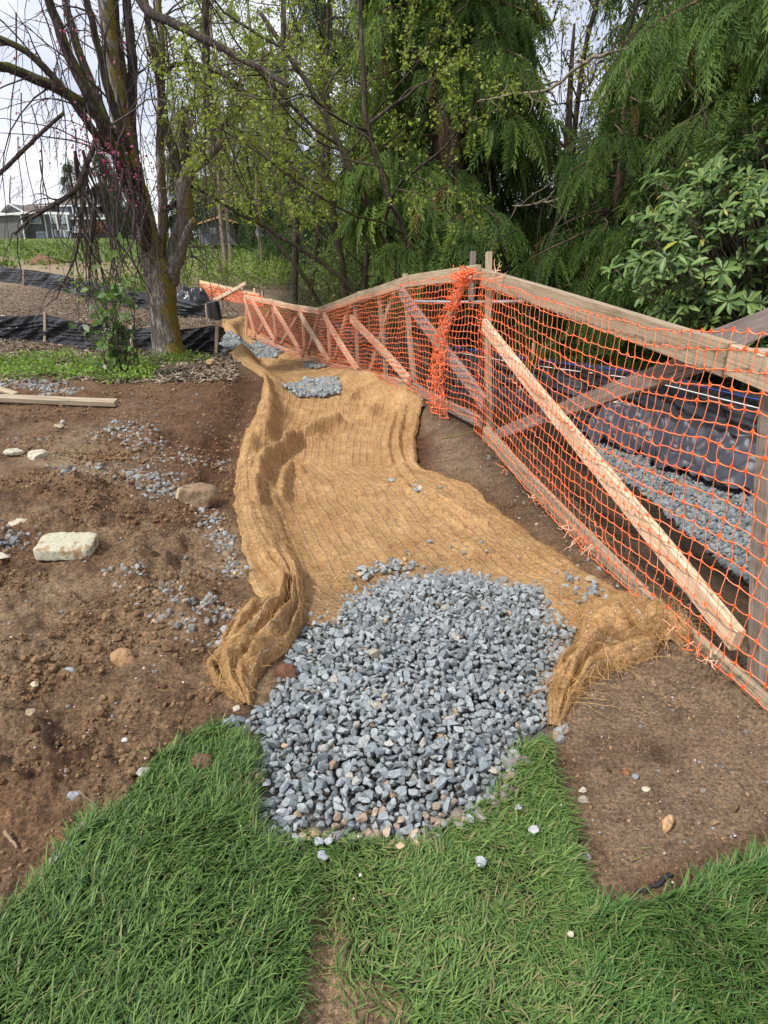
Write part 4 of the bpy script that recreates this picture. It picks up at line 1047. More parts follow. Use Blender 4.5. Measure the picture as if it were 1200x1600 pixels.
def right_silt():
    ys = np.array([3.6, 4.6, 5.6, 6.4, 7.1, 8, 9, 10, 11, 12, 13, 14.5, 16]); x = xs(ys)
    zb = macro(x-.25, ys)-.02; bot = np.column_stack([x-.14, ys, zb]); top = np.column_stack([x, ys, zb+np.interp(ys, [3.6, 7, 9, 16], [.78, .78, .7, .62])])
    root = thing('silt_fence', 'black plastic silt fence with cords along the trench behind the orange netting', 'silt fence', (x[4], ys[4], zb[4]))
    silt(root, 'plastic_film', top, bot, 9, 40, .13, .9)
    up = np.array([-.03, 0, 0])
    mb = MB(); c = smooth_line(top+up-np.array([0, 0, .10]), 60); tubes(mb, c, np.full(60, .006), 5); mb.obj('white_cord', M_TWINE_W, root)
    mb = MB(); c = smooth_line(top+up-np.array([0, 0, .03]), 60); tubes(mb, c, np.full(60, .005), 5); mb.obj('blue_cord', M_TWINE_B, root)
    for yy in (5.0, 6.9, 8.8, 10.8, 13):
        xx = float(xs(yy)); zz = float(macro(xx, yy)); stake(root, (xx+.03, yy, zz-.1), (xx+.03, yy, zz+.85), w=.045)
    # fabric thrown back over the gravel at the foot
    P = Gv(np.array([985., 1035, 1090, 1150, 1000, 1040, 1075, 1120]), np.array([600., 610, 650, 690, 690, 715, 760, 775]))
    m, n = 60, 110; a = np.linspace(0, 1, m); b = np.linspace(0, 1, n)
    ft = bot[2:5]; y2 = np.linspace(5.5, 7.4, n); xx = xs(y2)-.15
    Pg = np.zeros((n, m, 3)); A_, B_ = np.meshgrid(b, a, indexing='ij')
    Pg[..., 0] = xx[:, None]-B_*(.32+.16*perlin(A_*4, B_*0, 31)); Pg[..., 1] = y2[:, None]-.25*B_
    cr = 1-np.abs(perlin(A_*6+B_*2.2, B_*1.1, 33)); cr2 = 1-np.abs(perlin(A_*13-B_*3.5, B_*2.0, 35)); Pg[..., 2] = macro(Pg[..., 0], Pg[..., 1])+.0+.36*(1-B_)**1.7+.13*cr**3*(.3+.7*B_)+.035*cr2**3+.010*perlin(A_*24+B_*6, B_*3, 34)
    i = np.arange(n-1)[:, None]*m+np.arange(m-1)[None, :]; F = np.stack([i, i+1, i+m+1, i+m], -1).reshape(-1, 4)
    mb = MB(); mb.add(Pg.reshape(-1, 3), F, (1.7, 1.65, 1.85), 0, True); mb.obj('loose_skirt', M_PLASTIC_DULL, root, 'loose lower skirt of the film spread over the gravel')  # lighter lilac-grey tint paints in the sheen of the film
right_silt()
def film_heap():
    c = Gp(288, 478)
    root = thing('plastic_bundle', 'crumpled heap of black plastic beside the far orange fence panel', 'plastic film', c)
    n, m = 40, 40; A_, B_ = np.meshgrid(np.linspace(-1, 1, n), np.linspace(-1, 1, m), indexing='ij'); r = np.clip(1-(A_**2+B_**2), 0, 1)
    X = c[0]+A_*.62; Y = c[1]+.8+B_*.45; Z = macro(X, Y)-.05+.5*np.sqrt(r)*(1+.35*perlin(A_*3, B_*3, 5)+.2*perlin(A_*8, B_*8, 6))
    i = np.arange(n-1)[:, None]*m+np.arange(m-1)[None, :]; F = np.stack([i, i+1, i+m+1, i+m], -1).reshape(-1, 4)
    mb = MB(); mb.add(np.stack([X, Y, Z], -1).reshape(-1, 3), F, (1, 1, 1), 0, True); mb.obj('plastic_film', M_PLASTIC, root)
film_heap()
def plastic_rolls():
    for (u, v, h, lab) in ((331, 498, .42, 'black corrugated plastic stub standing by the matting, the shorter left one'), (341, 500, .46, 'black leaning plastic stub by the matting, the taller right one')):
        c = Gp(u, v); mb = MB(); k = 24; z = np.linspace(0, h, k); lean = .12*(u > 335)
        P = np.column_stack([c[0]-lean*z, np.full(k, c[1]), c[2]-.03+z]); tubes(mb, P, .10+.008*(np.arange(k) % 2), 14, (1, 1, 1), 0, True, True)
        o = mb.obj('pipe_stub', M_PLASTIC); tag(o, lab, 'pipe', 'black pipe stubs by the matting')
plastic_rolls()
def conduit():
    A, B = at(np.array(640.), np.array(471.), 9.9), at(np.array(860.), np.array(468.), 9.0); C = at(np.array(950.), np.array(456.), 8.9)
    mb = MB(); P = smooth_line(np.array([A, (A+B)/2+np.array([0, 0, -.02]), B, C]), 30); tubes(mb, P, np.full(30, .022), 8, None, 0, True, True)
    o = mb.obj('conduit', M_PVC); tag(o, 'thin grey conduit running level among the branches behind the netting', 'pipe')
conduit()

# ------------------------------------------------------------------ vegetation
LEAF_T = np.array([[0, 0, 0], [-.5, .35, .06], [-.42, .7, .03], [0, 1, -.08], [.42, .7, .03], [.5, .35, .06], [0, .5, -.03]])
LEAF_F = np.array([[0, 6, 1], [1, 6, 2], [2, 6, 3], [3, 6, 4], [4, 6, 5], [5, 6, 0]])
SMALL_T = np.array([[0, 0, 0], [-.45, .5, .1], [0, 1, -.05], [.45, .5, .1]])
SMALL_F = np.array([[0, 2, 1], [0, 3, 2]])
def leaves_into(mb, P, D, N, L, W, col, T=SMALL_T, F=SMALL_F, mat=0):
    X, Y, Z = frames(D, N); inst(mb, T, F, P, X, Y, Z, np.stack([W, L, (W+L)/2], 1), col, mat)
def mixcol(a, b, n, k=1.0):
    t = U(0, 1, n)[:, None]**k; return np.array(a)*(1-t)+np.array(b)*t
def wander(p, d, L, K, g=0.0, w=.25):
    """batch of wandering polylines: p,d (N,3), L (N,)"""
    n = len(p); out = np.zeros((n, K, 3)); out[:, 0] = p; d = unit(d); st = (L/(K-1))[:, None]
    for k in range(1, K):
        d = unit(d+RNG.normal(size=(n, 3))*w+np.array([0, 0, g])); out[:, k] = out[:, k-1]+d*st
    return out
def side_shoots(P, n_per, Lr, ang=(.5, 1.1), t0=.25, K=6, g=0.0, w=.2):
    """shoots that leave the polylines P (N,K,3)"""
    N, K0 = P.shape[:2]; i = np.repeat(np.arange(N), n_per); t = U(t0, .98, len(i))*(K0-1); k = np.minimum(t.astype(int), K0-2); f = (t-k)[:, None]
    p = P[i, k]*(1-f)+P[i, k+1]*f; d = unit(P[i, k+1]-P[i, k]); s = unit(np.cross(d, randdir(len(i)))); a = U(*ang, len(i))[:, None]
    return wander(p, d*np.cos(a)+s*np.sin(a), U(Lr[0], Lr[1], len(i)), K, g, w), i, t/(K0-1)
def taper(n, K, r0, r1):
    r0, r1 = np.broadcast_to(r0, (n,)), np.broadcast_to(r1, (n,)); return r0[:, None]*(1-np.linspace(0, 1, K))+r1[:, None]*np.linspace(0, 1, K)

# --- the mossy plum with weeping twigs at the left
def plum_tree():
    Y = 10.5; b = Gp(265, 562)
    root = thing('plum_tree', 'mossy old plum tree with many stems and weeping bare twigs at the left', 'tree', b)
    def A(pts): return np.array([at(np.array(float(u)), np.array(float(v)), Y+dy) for u, v, dy in pts])
    def limb(name, pts, r, n=22, sides=10, lab=None, lump=.07):
        r = [q*(1 if pts[0][1] > 400 else .92) for q in r]
        P = smooth_line(A(pts), n); R = np.interp(np.linspace(0, 1, n), np.linspace(0, 1, len(r)), r); R = R*(1+lump*np.array([perlin(i*.7, pts[0][0], 3) for i in range(n)]))
        P[1:-1] += RNG.normal(size=(n-2, 3))*min(r[0], .08)*.08*(name != 'trunk')
        mb = MB(); tubes(mb, P, R, sides, (1, 1, 1), 0, True, True); mb.obj(name, M_BARK_PLUM if name == 'trunk' or pts[0][1] > 400 else M_BARK_LIMB, root, lab); return P
    limb('trunk', [(270, 580, 0), (263, 545, 0), (256, 495, 0), (250, 440, .02), (246, 405, .03)], [.32, .225, .20, .215, .20], 26, 18)
    Ls = []
    Ls.append(limb('limb', [(243, 430, 0), (228, 350, -.1), (208, 270, -.15), (185, 170, -.2), (172, 70, -.2), (160, -70, -.2)], [.17, .14, .125, .11, .10, .08], 30, 12))
    Ls.append(limb('limb', [(222, 330, -.1), (190, 260, -.4), (150, 175, -.7), (105, 80, -.9), (60, -50, -1.1)], [.10, .085, .075, .065, .045]))
    Ls.append(limb('limb', [(210, 290, .1), (196, 200, .3), (190, 120, .5), (178, 30, .6), (172, -80, .7)], [.10, .10, .09, .08, .07]))
    Ls.append(limb('limb', [(215, 305, -.2), (170, 200, -.5), (110, 150, -.8), (45, 118, -1.0), (0, 104, -1.2), (-50, 112, -1.3), (-110, 160, -1.4)], [.085, .08, .075, .07, .06, .05, .03]))
    Ls.append(limb('limb', [(200, 260, -.3), (150, 210, -.7), (100, 140, -1.0), (40, 80, -1.2), (-60, 40, -1.5)], [.06, .055, .05, .04, .03]))
    Ls.append(limb('limb', [(262, 440, .05), (278, 380, .05), (289, 330, .05), (288, 285, .05), (300, 262, .05), (325, 243, .0), (347, 218, .0)], [.15, .14, .12, .12, .10, .085, .06], 26, 12))
    Ls.append(limb('limb', [(342, 226, 0), (330, 200, 0), (324, 120, .1), (321, 40, .15), (322, -70, .2)], [.06, .062, .058, .05, .045]))
    Ls.append(limb('limb', [(288, 300, .05), (272, 240, .1), (260, 200, .2), (250, 130, .3), (232, 40, .4), (224, -60, .5)], [.085, .075, .06, .055, .045, .035]))
    Ls.append(limb('limb', [(290, 290, .05), (290, 240, .1), (288, 190, .1), (291, 168, .1)], [.08, .07, .065, .055], 14, 10, 'broken upright stub'))
    Ls.append(limb('limb', [(250, 420, .12), (254, 330, .25), (250, 220, .3), (253, 110, .4), (248, 0, .4), (246, -70, .4)], [.085, .07, .062, .055, .05, .045]))
    Ls.append(limb('limb', [(252, 120, .2), (268, 103, 0), (300, 100, -.2), (340, 112, -.4), (372, 132, -.6)], [.035, .035, .032, .028, .018]))
    Ls.append(limb('limb', [(205, -60, -.6), (226, 12, -.8), (270, 35, -1.0), (340, 72, -1.3), (410, 110, -1.6), (450, 135, -1.8)], [.062, .06, .054, .046, .034, .022]))
    Ls.append(limb('limb', [(268, 432, 0), (290, 372, -.15), (300, 350, -.2), (306, 343, -.2)], [.11, .09, .065, .05], 12, 10, 'mossy cut stub'))
    Ls.append(limb('limb', [(258, 330, .1), (275, 318, .2), (290, 300, .2)], [.04, .035, .03], 10, 8))
    Ls.append(limb('limb', [(232, 395, -.1), (222, 320, -.3), (214, 262, -.4)], [.10, .085, .05], 12, 10, 'dead grey stub'))
    Ls.append(limb('limb', [(224, 345, .15), (186, 240, .35), (142, 130, .5), (108, 30, .6), (90, -70, .6)], [.09, .08, .07, .06, .045]))
    Ls.append(limb('limb', [(214, 300, .2), (205, 190, .1), (206, 90, 0), (196, -10, 0), (190, -80, 0)], [.085, .08, .075, .065, .05]))
    Ls.append(limb('limb', [(200, 235, -.3), (172, 150, -.4), (150, 60, -.5), (120, -60, -.6)], [.06, .055, .045, .035]))
    Ls.append(limb('drooping_branch', [(150, 220, -1.0), (133, 262, -1.1), (120, 293, -1.2), (75, 325, -1.3), (45, 345, -1.3), (22, 366, -1.35)], [.035, .04, .038, .03, .025, .015], 22, 8))
    Ls.append(limb('drooping_branch', [(100, 176, -1.4), (60, 212, -1.5), (25, 246, -1.6), (-10, 280, -1.7), (-60, 320, -1.8)], [.022, .026, .028, .026, .02], 22, 8))
    Ls.append(limb('drooping_branch', [(135, 262, -1.1), (128, 330, -1.2), (118, 400, -1.2), (95, 450, -1.25)], [.028, .022, .016, .008], 22, 6))
    # whips: hanging twigs, long and thin
    S = np.concatenate([L[None] if len(L) == 22 else np.stack([np.interp(np.linspace(0, 1, 22), np.linspace(0, 1, len(L)), L[:, k]) for k in range(3)], 1)[None] for L in Ls])
    upper = [0, 1, 2, 3, 4, 6, 7, 9, 10, 11, 15, 16, 17]
    mb = MB()
    w1, i1, t1 = side_shoots(S[upper], 8, (.7, 2.4), (.25, .9), .25, 10, -.10, .13)
    tubes(mb, w1, taper(len(w1), 10, U(.008, .017, len(w1)), .0025), 4, np.array([1, 1, 1])*U(.5, 1.3, len(w1))[:, None])
    w2, _, _ = side_shoots(w1, 2, (.25, .9), (.3, .9), .2, 7, -.22, .16)
    tubes(mb, w2, taper(len(w2), 7, .0050, .0018), 3, np.array([1, 1, 1])*U(.5, 1.3, len(w2))[:, None])
    # weeping strands
    n = 70; u = np.concatenate([U(20, 245, n-26), U(270, 345, 26)]); v = U(-60, 260, n); v[n-26:] = U(40, 330, 26)
    p = at(u, v, Y-U(.2, 1.6, n)); w3 = wander(p, np.stack([RNG.normal(size=n)*.3, RNG.normal(size=n)*.2, -np.ones(n)], 1), U(.9, 2.6, n), 12, -.20, .12)
    lo = U(.55, 1.7, n); w3[..., 2] = np.maximum(w3[..., 2], lo[:, None]+np.linspace(.3, 0, 12))
    tubes(mb, w3, taper(n, 12, U(.005, .011, n), .002), 4, np.array([1, 1, 1])*U(.5, 1.2, n)[:, None])
    n = 30; u = U(105, 225, n); v = U(230, 330, n); p = at(u, v, Y-U(.3, 1.2, n)); w5 = wander(p, np.stack([RNG.normal(size=n)*.25, RNG.normal(size=n)*.2, -np.ones(n)], 1), U(1.2, 2.2, n), 12, -.2, .15)
    w5[..., 2] = np.maximum(w5[..., 2], U(.3, .9, n)[:, None]+np.linspace(.3, 0, 12)); tubes(mb, w5, taper(n, 12, U(.010, .024, n), .003), 5, np.array([1, 1, 1])*U(.5, 1.1, n)[:, None])
    w4, _, _ = side_shoots(np.concatenate([w3, w5]), 3, (.15, .7), (.4, 1.2), .1, 6, -.12, .25)
    tubes(mb, w4, taper(len(w4), 6, .0045, .0016), 3, np.array([1, 1, 1])*U(.5, 1.2, len(w4))[:, None])
    ld, _, _ = side_shoots(S[[18, 20]], 16, (.3, 1.0), (.3, 1.0), .1, 8, -.14, .22); tubes(mb, ld, taper(len(ld), 8, .011, .003), 4, (.8, .8, .8))
    n = 11; p = at(U(285, 300, n), U(345, 400, n), Y-U(.1, .4, n)); w6 = wander(p, np.stack([U(.2, 1.2, n), -U(0, .5, n), -U(.0, .8, n)], 1), U(.4, 1.1, n), 10, -.12, .25); tubes(mb, w6, taper(n, 10, .009, .002), 4, (.6, .6, .6))
    mb.obj('twigs', M_TWIG, root, None, 'stuff')
    mb = MB(); allp = np.concatenate([w1.reshape(-1, 3), w2.reshape(-1, 3), w3[:, :7].reshape(-1, 3)])
    dep = allp[:, 1]*math.cos(PITCH)+(CAM_H-allp[:, 2])*math.sin(PITCH); uu = 600+FPX*allp[:, 0]/dep; vv = 800-FPX*((allp[:, 2]-CAM_H)*math.cos(PITCH)+allp[:, 1]*math.sin(PITCH))/dep
    q = allp[(uu < 225) & (vv < 300) & (perlin(allp[:, 0]*1.3, allp[:, 2]*1.3, 9) > -.05)]; q = q[RNG.integers(0, len(q), 380)]; n = len(q)*2
    q = np.repeat(q, 2, 0)+RNG.normal(size=(n, 3))*.018; cp = at(np.array([118., 150, 170, 190, 205]), np.array([212., 230, 245, 262, 285]), np.full(5, Y-.9)); q = np.concatenate([q, cp[RNG.integers(0, 5, 420)]+RNG.normal(size=(420, 3))*np.array([.17, .2, .17])]); n = len(q); X, Yd, Z = randrot(n)
    inst(mb, SMALL_T*np.array([1.6, 1, 1]), SMALL_F, q, X, Yd, Z, U(.016, .034, n), mixcol((.30, .06, .16), (.95, .55, .8), n, 2.0))
    mb.obj('blossoms', M_PETAL, root, None, 'stuff')
    mb = MB(); n = 420; k = RNG.integers(0, len(w4), n); p = w4[k, RNG.integers(0, 6, n)]; ok = p[:, 2] > .3; p = p[ok]; n = len(p)
    leaves_into(mb, p, randdir(n), randdir(n), U(.015, .03, n), U(.010, .016, n), mixcol((.05, .03, .03), (.12, .05, .05), n)); mb.obj('buds', M_LEAF, root, None, 'stuff')
plum_tree()

# --- western red cedars: feathery hanging sprays
def spray_template(seed, pairs=12):
    r = np.random.default_rng(seed); V, F, S = [], [], []
    def kite(base, d, L, w, s0, s1, droop):
        d = np.array(d)/np.linalg.norm(d); side = np.array([-d[1], d[0], 0]); i = len(V)
        V.extend([base, base+d*L*.45+side*w+np.array([0, 0, -droop*L*.15]), base+d*L+np.array([0, 0, -droop*L]), base+d*L*.45-side*w+np.array([0, 0, -droop*L*.15])])
        S.extend([s0, (s0+s1)/2, s1, (s0+s1)/2]); F.extend([[i, i+2, i+1], [i, i+3, i+2]])
    bow = r.uniform(.10, .3)*r.choice([-1, 1])*.5
    def axis(s): return np.array([bow*s*s, s, -.30*s*s])
    for k in range(pairs):
        s = .06+.90*k/pairs
        for sg in (-1, 1):
            L = .30*(1-s)**.65*(.55+.45*min(1, s*4))*r.uniform(.75, 1.2)+.03; a = math.radians(r.uniform(38, 60)*(1-.35*s))
            b = axis(s+r.uniform(-.02, .02)); d = [sg*math.sin(a), math.cos(a), -.1]
            kite(b, d, L, .016+.006*r.random(), s*.5, .55+.45*r.random(), .32)
            if L > .205:
                b2 = b+np.array(d)*L*.45+np.array([0, 0, -.03*L]); kite(b2, [sg*math.sin(a*.2), 1, -.1], L*.42, .012, s*.5+.2, .9, .3); kite(b2, [sg*math.sin(a*1.9), math.cos(a*1.9), -.1], L*.30, .011, s*.5+.2, .8, .3)
    for s0, s1 in ((0, .4), (.35, .75), (.7, 1.06)):
        a, b = axis(s0), axis(s1); kite(a, b-a+np.array([0, 0, 1e-4]), np.linalg.norm(b-a), .011, s0*.6, s1, 0)
    return np.array(V), np.array(F), np.array(S)
SPRAYS = [spray_template(i) for i in range(6)]
SPRAYS_LO = [spray_template(40+i, 7) for i in range(4)]
def sprays_into(mb, P, D, N, L, dark, tip, lib):
    k = RNG.integers(0, len(lib), len(P)); X, Y, Z = frames(D, N)
    for i, (T, F, S) in enumerate(lib):
        q = np.where(k == i)[0]
        if not len(q): continue
        g = U(.75, 1.2, len(q))[:, None, None]; new = (U(0, 1, len(q))**1.6)[:, None, None]; s = S[None, :, None]**1.4
        c = (np.array(dark)*(1-s*new)+np.array(tip)*s*new)*g; c[U(0, 1, len(q)) < .025] = np.array([.17, .10, .05])
        inst(mb, T, F, P[q], X[q], Y[q], Z[q], L[q], c)
def cedar_mesh(base, H, zlo, zhi, Rm, nbr, dens, Ls, dark, tip, lib=SPRAYS, az=None, lean=(0, 0), taper_p=.7):
    """returns trunk, limbs, crown builders in world space"""
    base = np.array(base); tr = MB(); K = 16; z = np.linspace(-.2, H, K)
    P = base+np.column_stack([lean[0]*z/H+.06*np.sin(z*.9), lean[1]*z/H, z]); tubes(tr, P, .045*H*.5*(1-z/H)**.8+.02, 12, (1, 1, 1))
    zb = U(zlo, zhi, nbr); a = U(0, 2*math.pi, nbr) if az is None else U(az[0], az[1], nbr)
    L = Rm*np.clip(1-zb/H, .05, 1)**taper_p*U(.6, 1.1, nbr)
    t = np.linspace(0, 1, 8)[None]; out = np.stack([np.cos(a), np.sin(a), 0*a], 1)
    dz = L[:, None]*(.12*t-.62*t**2+.22*t**3); wob = np.cumsum(RNG.normal(size=(nbr, 8))*.04*L[:, None], 1)
    lat = np.stack([-np.sin(a), np.cos(a), 0*a], 1)
    B = base+np.stack([lean[0]*zb/H, lean[1]*zb/H, zb], 1)[:, None]+out[:, None]*(L[:, None]*t)[..., None]+lat[:, None]*wob[..., None]; B[..., 2] += dz
    lm = MB(); tubes(lm, B, taper(nbr, 8, .012+.012*L, .004), 5, (1, 1, 1))
    cr = MB(); n = np.maximum((L*dens).astype(int), 3); i = np.repeat(np.arange(nbr), n); tt = U(.18, 1.0, len(i))**.75
    k = np.minimum((tt*7).astype(int), 6); f = (tt*7-k)[:, None]; p = B[i, k]*(1-f)+B[i, k+1]*f
    sd = RNG.normal(size=len(i)); off = np.clip(sd, -1.8, 1.8)*(.10+.22*L[i]*(1.05-tt)); p = p+lat[i]*off[:, None]; p[:, 2] -= np.abs(off)*.35
    D = out[i]*U(.15, .7, len(i))[:, None]+lat[i]*(np.sign(off)*U(0, .55, len(i)))[:, None]+np.array([0, 0, -1])*U(.55, 1.15, len(i))[:, None]+RNG.normal(size=(len(i), 3))*.14
    N = out[i]*.8+np.array([0, 0, .45])+RNG.normal(size=(len(i), 3))*.28
    Lr = U(Ls[0], Ls[1], len(i)); ok = p[:, 2] > base[2]+.25; far = out[i][:, 1] > .25      # the far side of the tree is thinner and simpler
    a_ = ok & ~far & (U(0, 1, len(i)) < .86); b_ = ok & far & (U(0, 1, len(i)) < .5)
    sprays_into(cr, p[a_], D[a_], N[a_], Lr[a_], dark, tip, lib); sprays_into(cr, p[b_], D[b_], N[b_], Lr[b_]*1.1, dark, tip, SPRAYS_LO)
    return tr, lm, cr
def cedar(label, x, y, *a, bark=M_BARK_CEDAR, group=None, dead=0, **k):
    b = np.array([x, y, float(macro(x, y))]); tr, lm, cr = cedar_mesh(b, *a, **k)
    root = thing('cedar_tree', label, 'tree', b, group); tr.obj('trunk', bark, root); lm.obj('limbs', bark, root, None, 'stuff'); cr.obj('crown', M_CEDAR, root, None, 'stuff')
    if dead:
        mb = MB(); n = dead; p = b+np.stack([RNG.normal(size=n)*1.5, RNG.normal(size=n)*1.0-.4, U(1.0, 4.5, n)], 1)
        w = wander(p, np.stack([RNG.normal(size=n)*.5, RNG.normal(size=n)*.5, -U(.2, 1, n)], 1), U(.5, 1.8, n), 8, -.16, .15); w[..., 2] = np.maximum(w[..., 2], b[2]+.1)
        tubes(mb, w, taper(n, 8, U(.004, .012, n), .002), 3, np.array([1, 1, 1])*U(.5, 1.3, n)[:, None]); mb.obj('dead_twigs', M_TWIG, root, None, 'stuff')
    return root
CD, CT = (.082, .150, .040), (.36, .47, .085)
cedar('tall cedar with long hanging green sprays behind the fence corner, in the middle', .95, 11.3, 13, 2.3, 5.8, 1.95, 78, 36, (.40, .78), CD, CT)
cedar('big dark cedar with low sweeping sprays at the right behind the rhododendron', 4.9, 9.6, 14, .9, 5.4, 2.7, 76, 27, (.40, .78), CD, CT, az=(math.radians(90), math.radians(340)), dead=320)
cedar('young low cedar spreading feathery sprays at the left of the rhododendron', 2.75, 9.0, 3.4, .5, 3.35, 1.8, 52, 30, (.30, .58), (.045, .095, .022), (.21, .31, .05))
cedar('bushy dark cedar low in the gap between the hanging cedar and the right-hand cedar', 3.15, 13.2, 5.2, .4, 3.6, 2.0, 56, 20, (.45, .75), (.035, .08, .022), (.14, .22, .045), dead=260)
def top_spray():
    # boughs of the right-hand cedar that hang into the top of the view
    b = np.array([4.9, 7.0, float(macro(4.9, 7.0))]); tr, lm, cr = cedar_mesh(b, 12, 3.6, 5.2, 3.2, 22, 30, (.35, .65), CD, (.24, .36, .07), az=(math.radians(130), math.radians(250)))
    root = thing('cedar_tree', 'cedar at right edge whose bright boughs hang into the top corner', 'tree', b); tr.obj('trunk', M_BARK_CEDAR, root); lm.obj('limbs', M_BARK_CEDAR, root, None, 'stuff'); cr.obj('crown', M_CEDAR, root, None, 'stuff')
top_spray()

# --- conifers further back share two crowns
def back_conifers():
    protos = []
    for s in range(2):
        b = np.zeros(3); protos.append(cedar_mesh(b, 16, 1.0, 13, 3.0, 110, 11, (.7, 1.25), (.040, .085, .026), (.13, .21, .05), lib=SPRAYS_LO))
    spots = [(-2.4, 31, 1.0, 'dark cedar standing far back at the left end of the wood'), (.2, 21.5, .95, 'dark cedar behind the budding maples, left of the hanging cedar'), (1.0, 26, 1.05, 'dark cedar far behind the tall hanging cedar'),
             (7.6, 14.0, 1.0, 'dark cedar deep behind the right-hand cedar'), (9.5, 10.5, 1.0, 'dark cedar beyond the right edge of the rhododendron'), (7.4, 20, 1.2, 'dark cedar far back behind the pale crossing branch')]
    shared = {}
    for n, (x, y, s, lab) in enumerate(spots):
        b = np.array([x, y, float(macro(x, y))]); root = thing('cedar_tree', lab, 'tree', b, 'dark cedars at the back of the wood'); k = n % 2; root.rotation_euler.z = n*2.1; root.scale = (s, s, s)
        for nm, mbx, m in zip(('trunk', 'limbs', 'crown'), protos[k], (M_BARK_CEDAR, M_BARK_CEDAR, M_CEDAR)):
            if (k, nm) not in shared: shared[(k, nm)] = mbx.mesh(nm, m)
            o = bpy.data.objects.new(nm, shared[(k, nm)]); COL.objects.link(o); o.parent = root
            if nm != 'trunk': o['kind'] = 'stuff'
back_conifers()

# --- leafing deciduous trees
def deciduous(label, x, y, trunks, nleaf, lc, leafL=(.035, .065), bark=M_BARK_DARK, twigs=True, lv=(9, 5, 4), name='maple_tree', Ls=((1.6, 3.4), (.7, 1.6), (.3, .8)), group=None, zmin=.8):
    b = np.array([x, y, float(macro(x, y))]); root = thing(name, label, 'tree', b, group); T = []
    for pts, r0, r1 in trunks:
        P = smooth_line(b+np.array(pts, float), 24); P[2:] += np.cumsum(RNG.normal(size=(22, 3))*.018, 0); R = np.linspace(r0, r1, 24)
        mb = MB(); tubes(mb, P, R, 9, (1, 1, 1), 0, True, True); mb.obj('trunk', bark, root); T.append(P)
    T = np.array(T)
    b1, _, _ = side_shoots(T, lv[0], Ls[0], (.6, 1.3), .22, 9, .02, .16); b2, _, _ = side_shoots(b1, lv[1], Ls[1], (.4, 1.1), .2, 7, -.02, .2); b3, _, _ = side_shoots(b2, lv[2], Ls[2], (.4, 1.1), .2, 5, -.03, .22)
    for q in (b1, b2, b3): q[..., 2] = np.maximum(q[..., 2], b[2]+.15)
    def clear(q): k = ((q[..., 0] < xf(q[..., 1])+.35) & (q[..., 2] < 1.9) & (q[..., 1] < 17)).any(1) | ((q[..., 0] < -.30*(q[..., 1]*.93+.5)) & (q[..., 1] < 30)).any(1); return q[~k]      # kept cut back over the fence and path
    b1, b2, b3 = clear(b1), clear(b2), clear(b3)
    mb = MB(); tubes(mb, b1, taper(len(b1), 9, U(.014, .03, len(b1)), .005), 5, (1, 1, 1)); mb.obj('limbs', bark, root, None, 'stuff')
    mb = MB(); tubes(mb, b2, taper(len(b2), 7, .0085, .003), 4, np.array([1, 1, 1])*U(.6, 1.4, len(b2))[:, None]); tubes(mb, b3, taper(len(b3), 5, .0045, .0018), 3, np.array([1, 1, 1])*U(.6, 1.4, len(b3))[:, None]); mb.obj('twigs', M_TWIG, root, None, 'stuff')
    src = np.concatenate([b3.reshape(-1, 3), b2[:, 3:].reshape(-1, 3)]); src = src[src[:, 2] > b[2]+zmin]
    p = src[RNG.integers(0, len(src), nleaf)]+RNG.normal(size=(nleaf, 3))*.03; D = randdir(nleaf)+np.array([0, 0, -.2]); N = randdir(nleaf)+np.array([0, 0, .9])
    L = U(leafL[0], leafL[1], nleaf); mb = MB(); leaves_into(mb, p, D, N, L, L*U(.55, .8, nleaf), mixcol(lc[0], lc[1], nleaf)); mb.obj('leaves', M_LEAF, root, None, 'stuff')
    return root
LIME = ((.13, .19, .03), (.34, .40, .07))
deciduous('leaning vine maple with dark stems and small lime leaves behind the middle fence', 1.0, 10.4, [([(0, 0, -.1), (-.5, .1, .9), (-1.0, .2, 2.0), (-1.6, .3, 3.2), (-2.6, .4, 4.8)], .075, .03), ([(.1, 0, -.1), (-.2, -.2, 1.1), (-.8, -.4, 2.4), (-1.2, -.5, 3.4), (-1.4, -.5, 5.2)], .06, .025), ([(-.3, .2, -.1), (-.9, .3, .8), (-1.7, .4, 1.6), (-2.9, .5, 2.3), (-4.0, .4, 2.9)], .05, .02)], 17000, LIME, (.032, .062))
deciduous('slender budding maple with lime leaves, between the far orange fence and the hanging cedar', -.7, 14.5, [([(0, 0, -.1), (-.1, 0, 1.6), (-.3, .1, 3.2), (-.2, .1, 7)], .07, .03), ([(.2, .1, -.1), (.4, 0, 1.6), (.5, .1, 3.4), (1.0, .1, 7)], .06, .03), ([(-.1, 0, 0), (-.8, -.2, 1.4), (-1.8, -.3, 2.8), (-2.8, -.3, 5.2)], .05, .02)], 18000, LIME, (.035, .07))
deciduous('tall budding alder with yellow-green leaves rising over the far end of the matting', -2.4, 19, [([(0, 0, -.1), (.1, 0, 2.5), (0, .1, 5), (.2, .1, 10)], .10, .05), ([(.3, .2, -.1), (.7, 0, 2.5), (1.0, .1, 5), (1.3, .1, 9)], .08, .04)], 10000, ((.15, .20, .035), (.36, .40, .09)), (.05, .09), lv=(12, 5, 3), name='alder_tree', Ls=((1.5, 3.2), (.8, 1.6), (.4, .9)))
deciduous('pale birch with thin upright trunks at the edge of the wood by the gabled house', -7.2, 33, [([(0, 0, -.1), (0, 0, 3), (.2, 0, 6), (.2, 0, 13)], .11, .05), ([(1.6, .6, -.1), (1.5, .6, 3), (1.7, .6, 6), (1.6, .6, 12)], .09, .05)], 6500, ((.18, .23, .05), (.36, .40, .12)), (.07, .13), M_TWIG_PALE, lv=(14, 5, 3), name='birch_tree', Ls=((1.6, 3.4), (.9, 2.0), (.4, 1.0)), zmin=2.0)
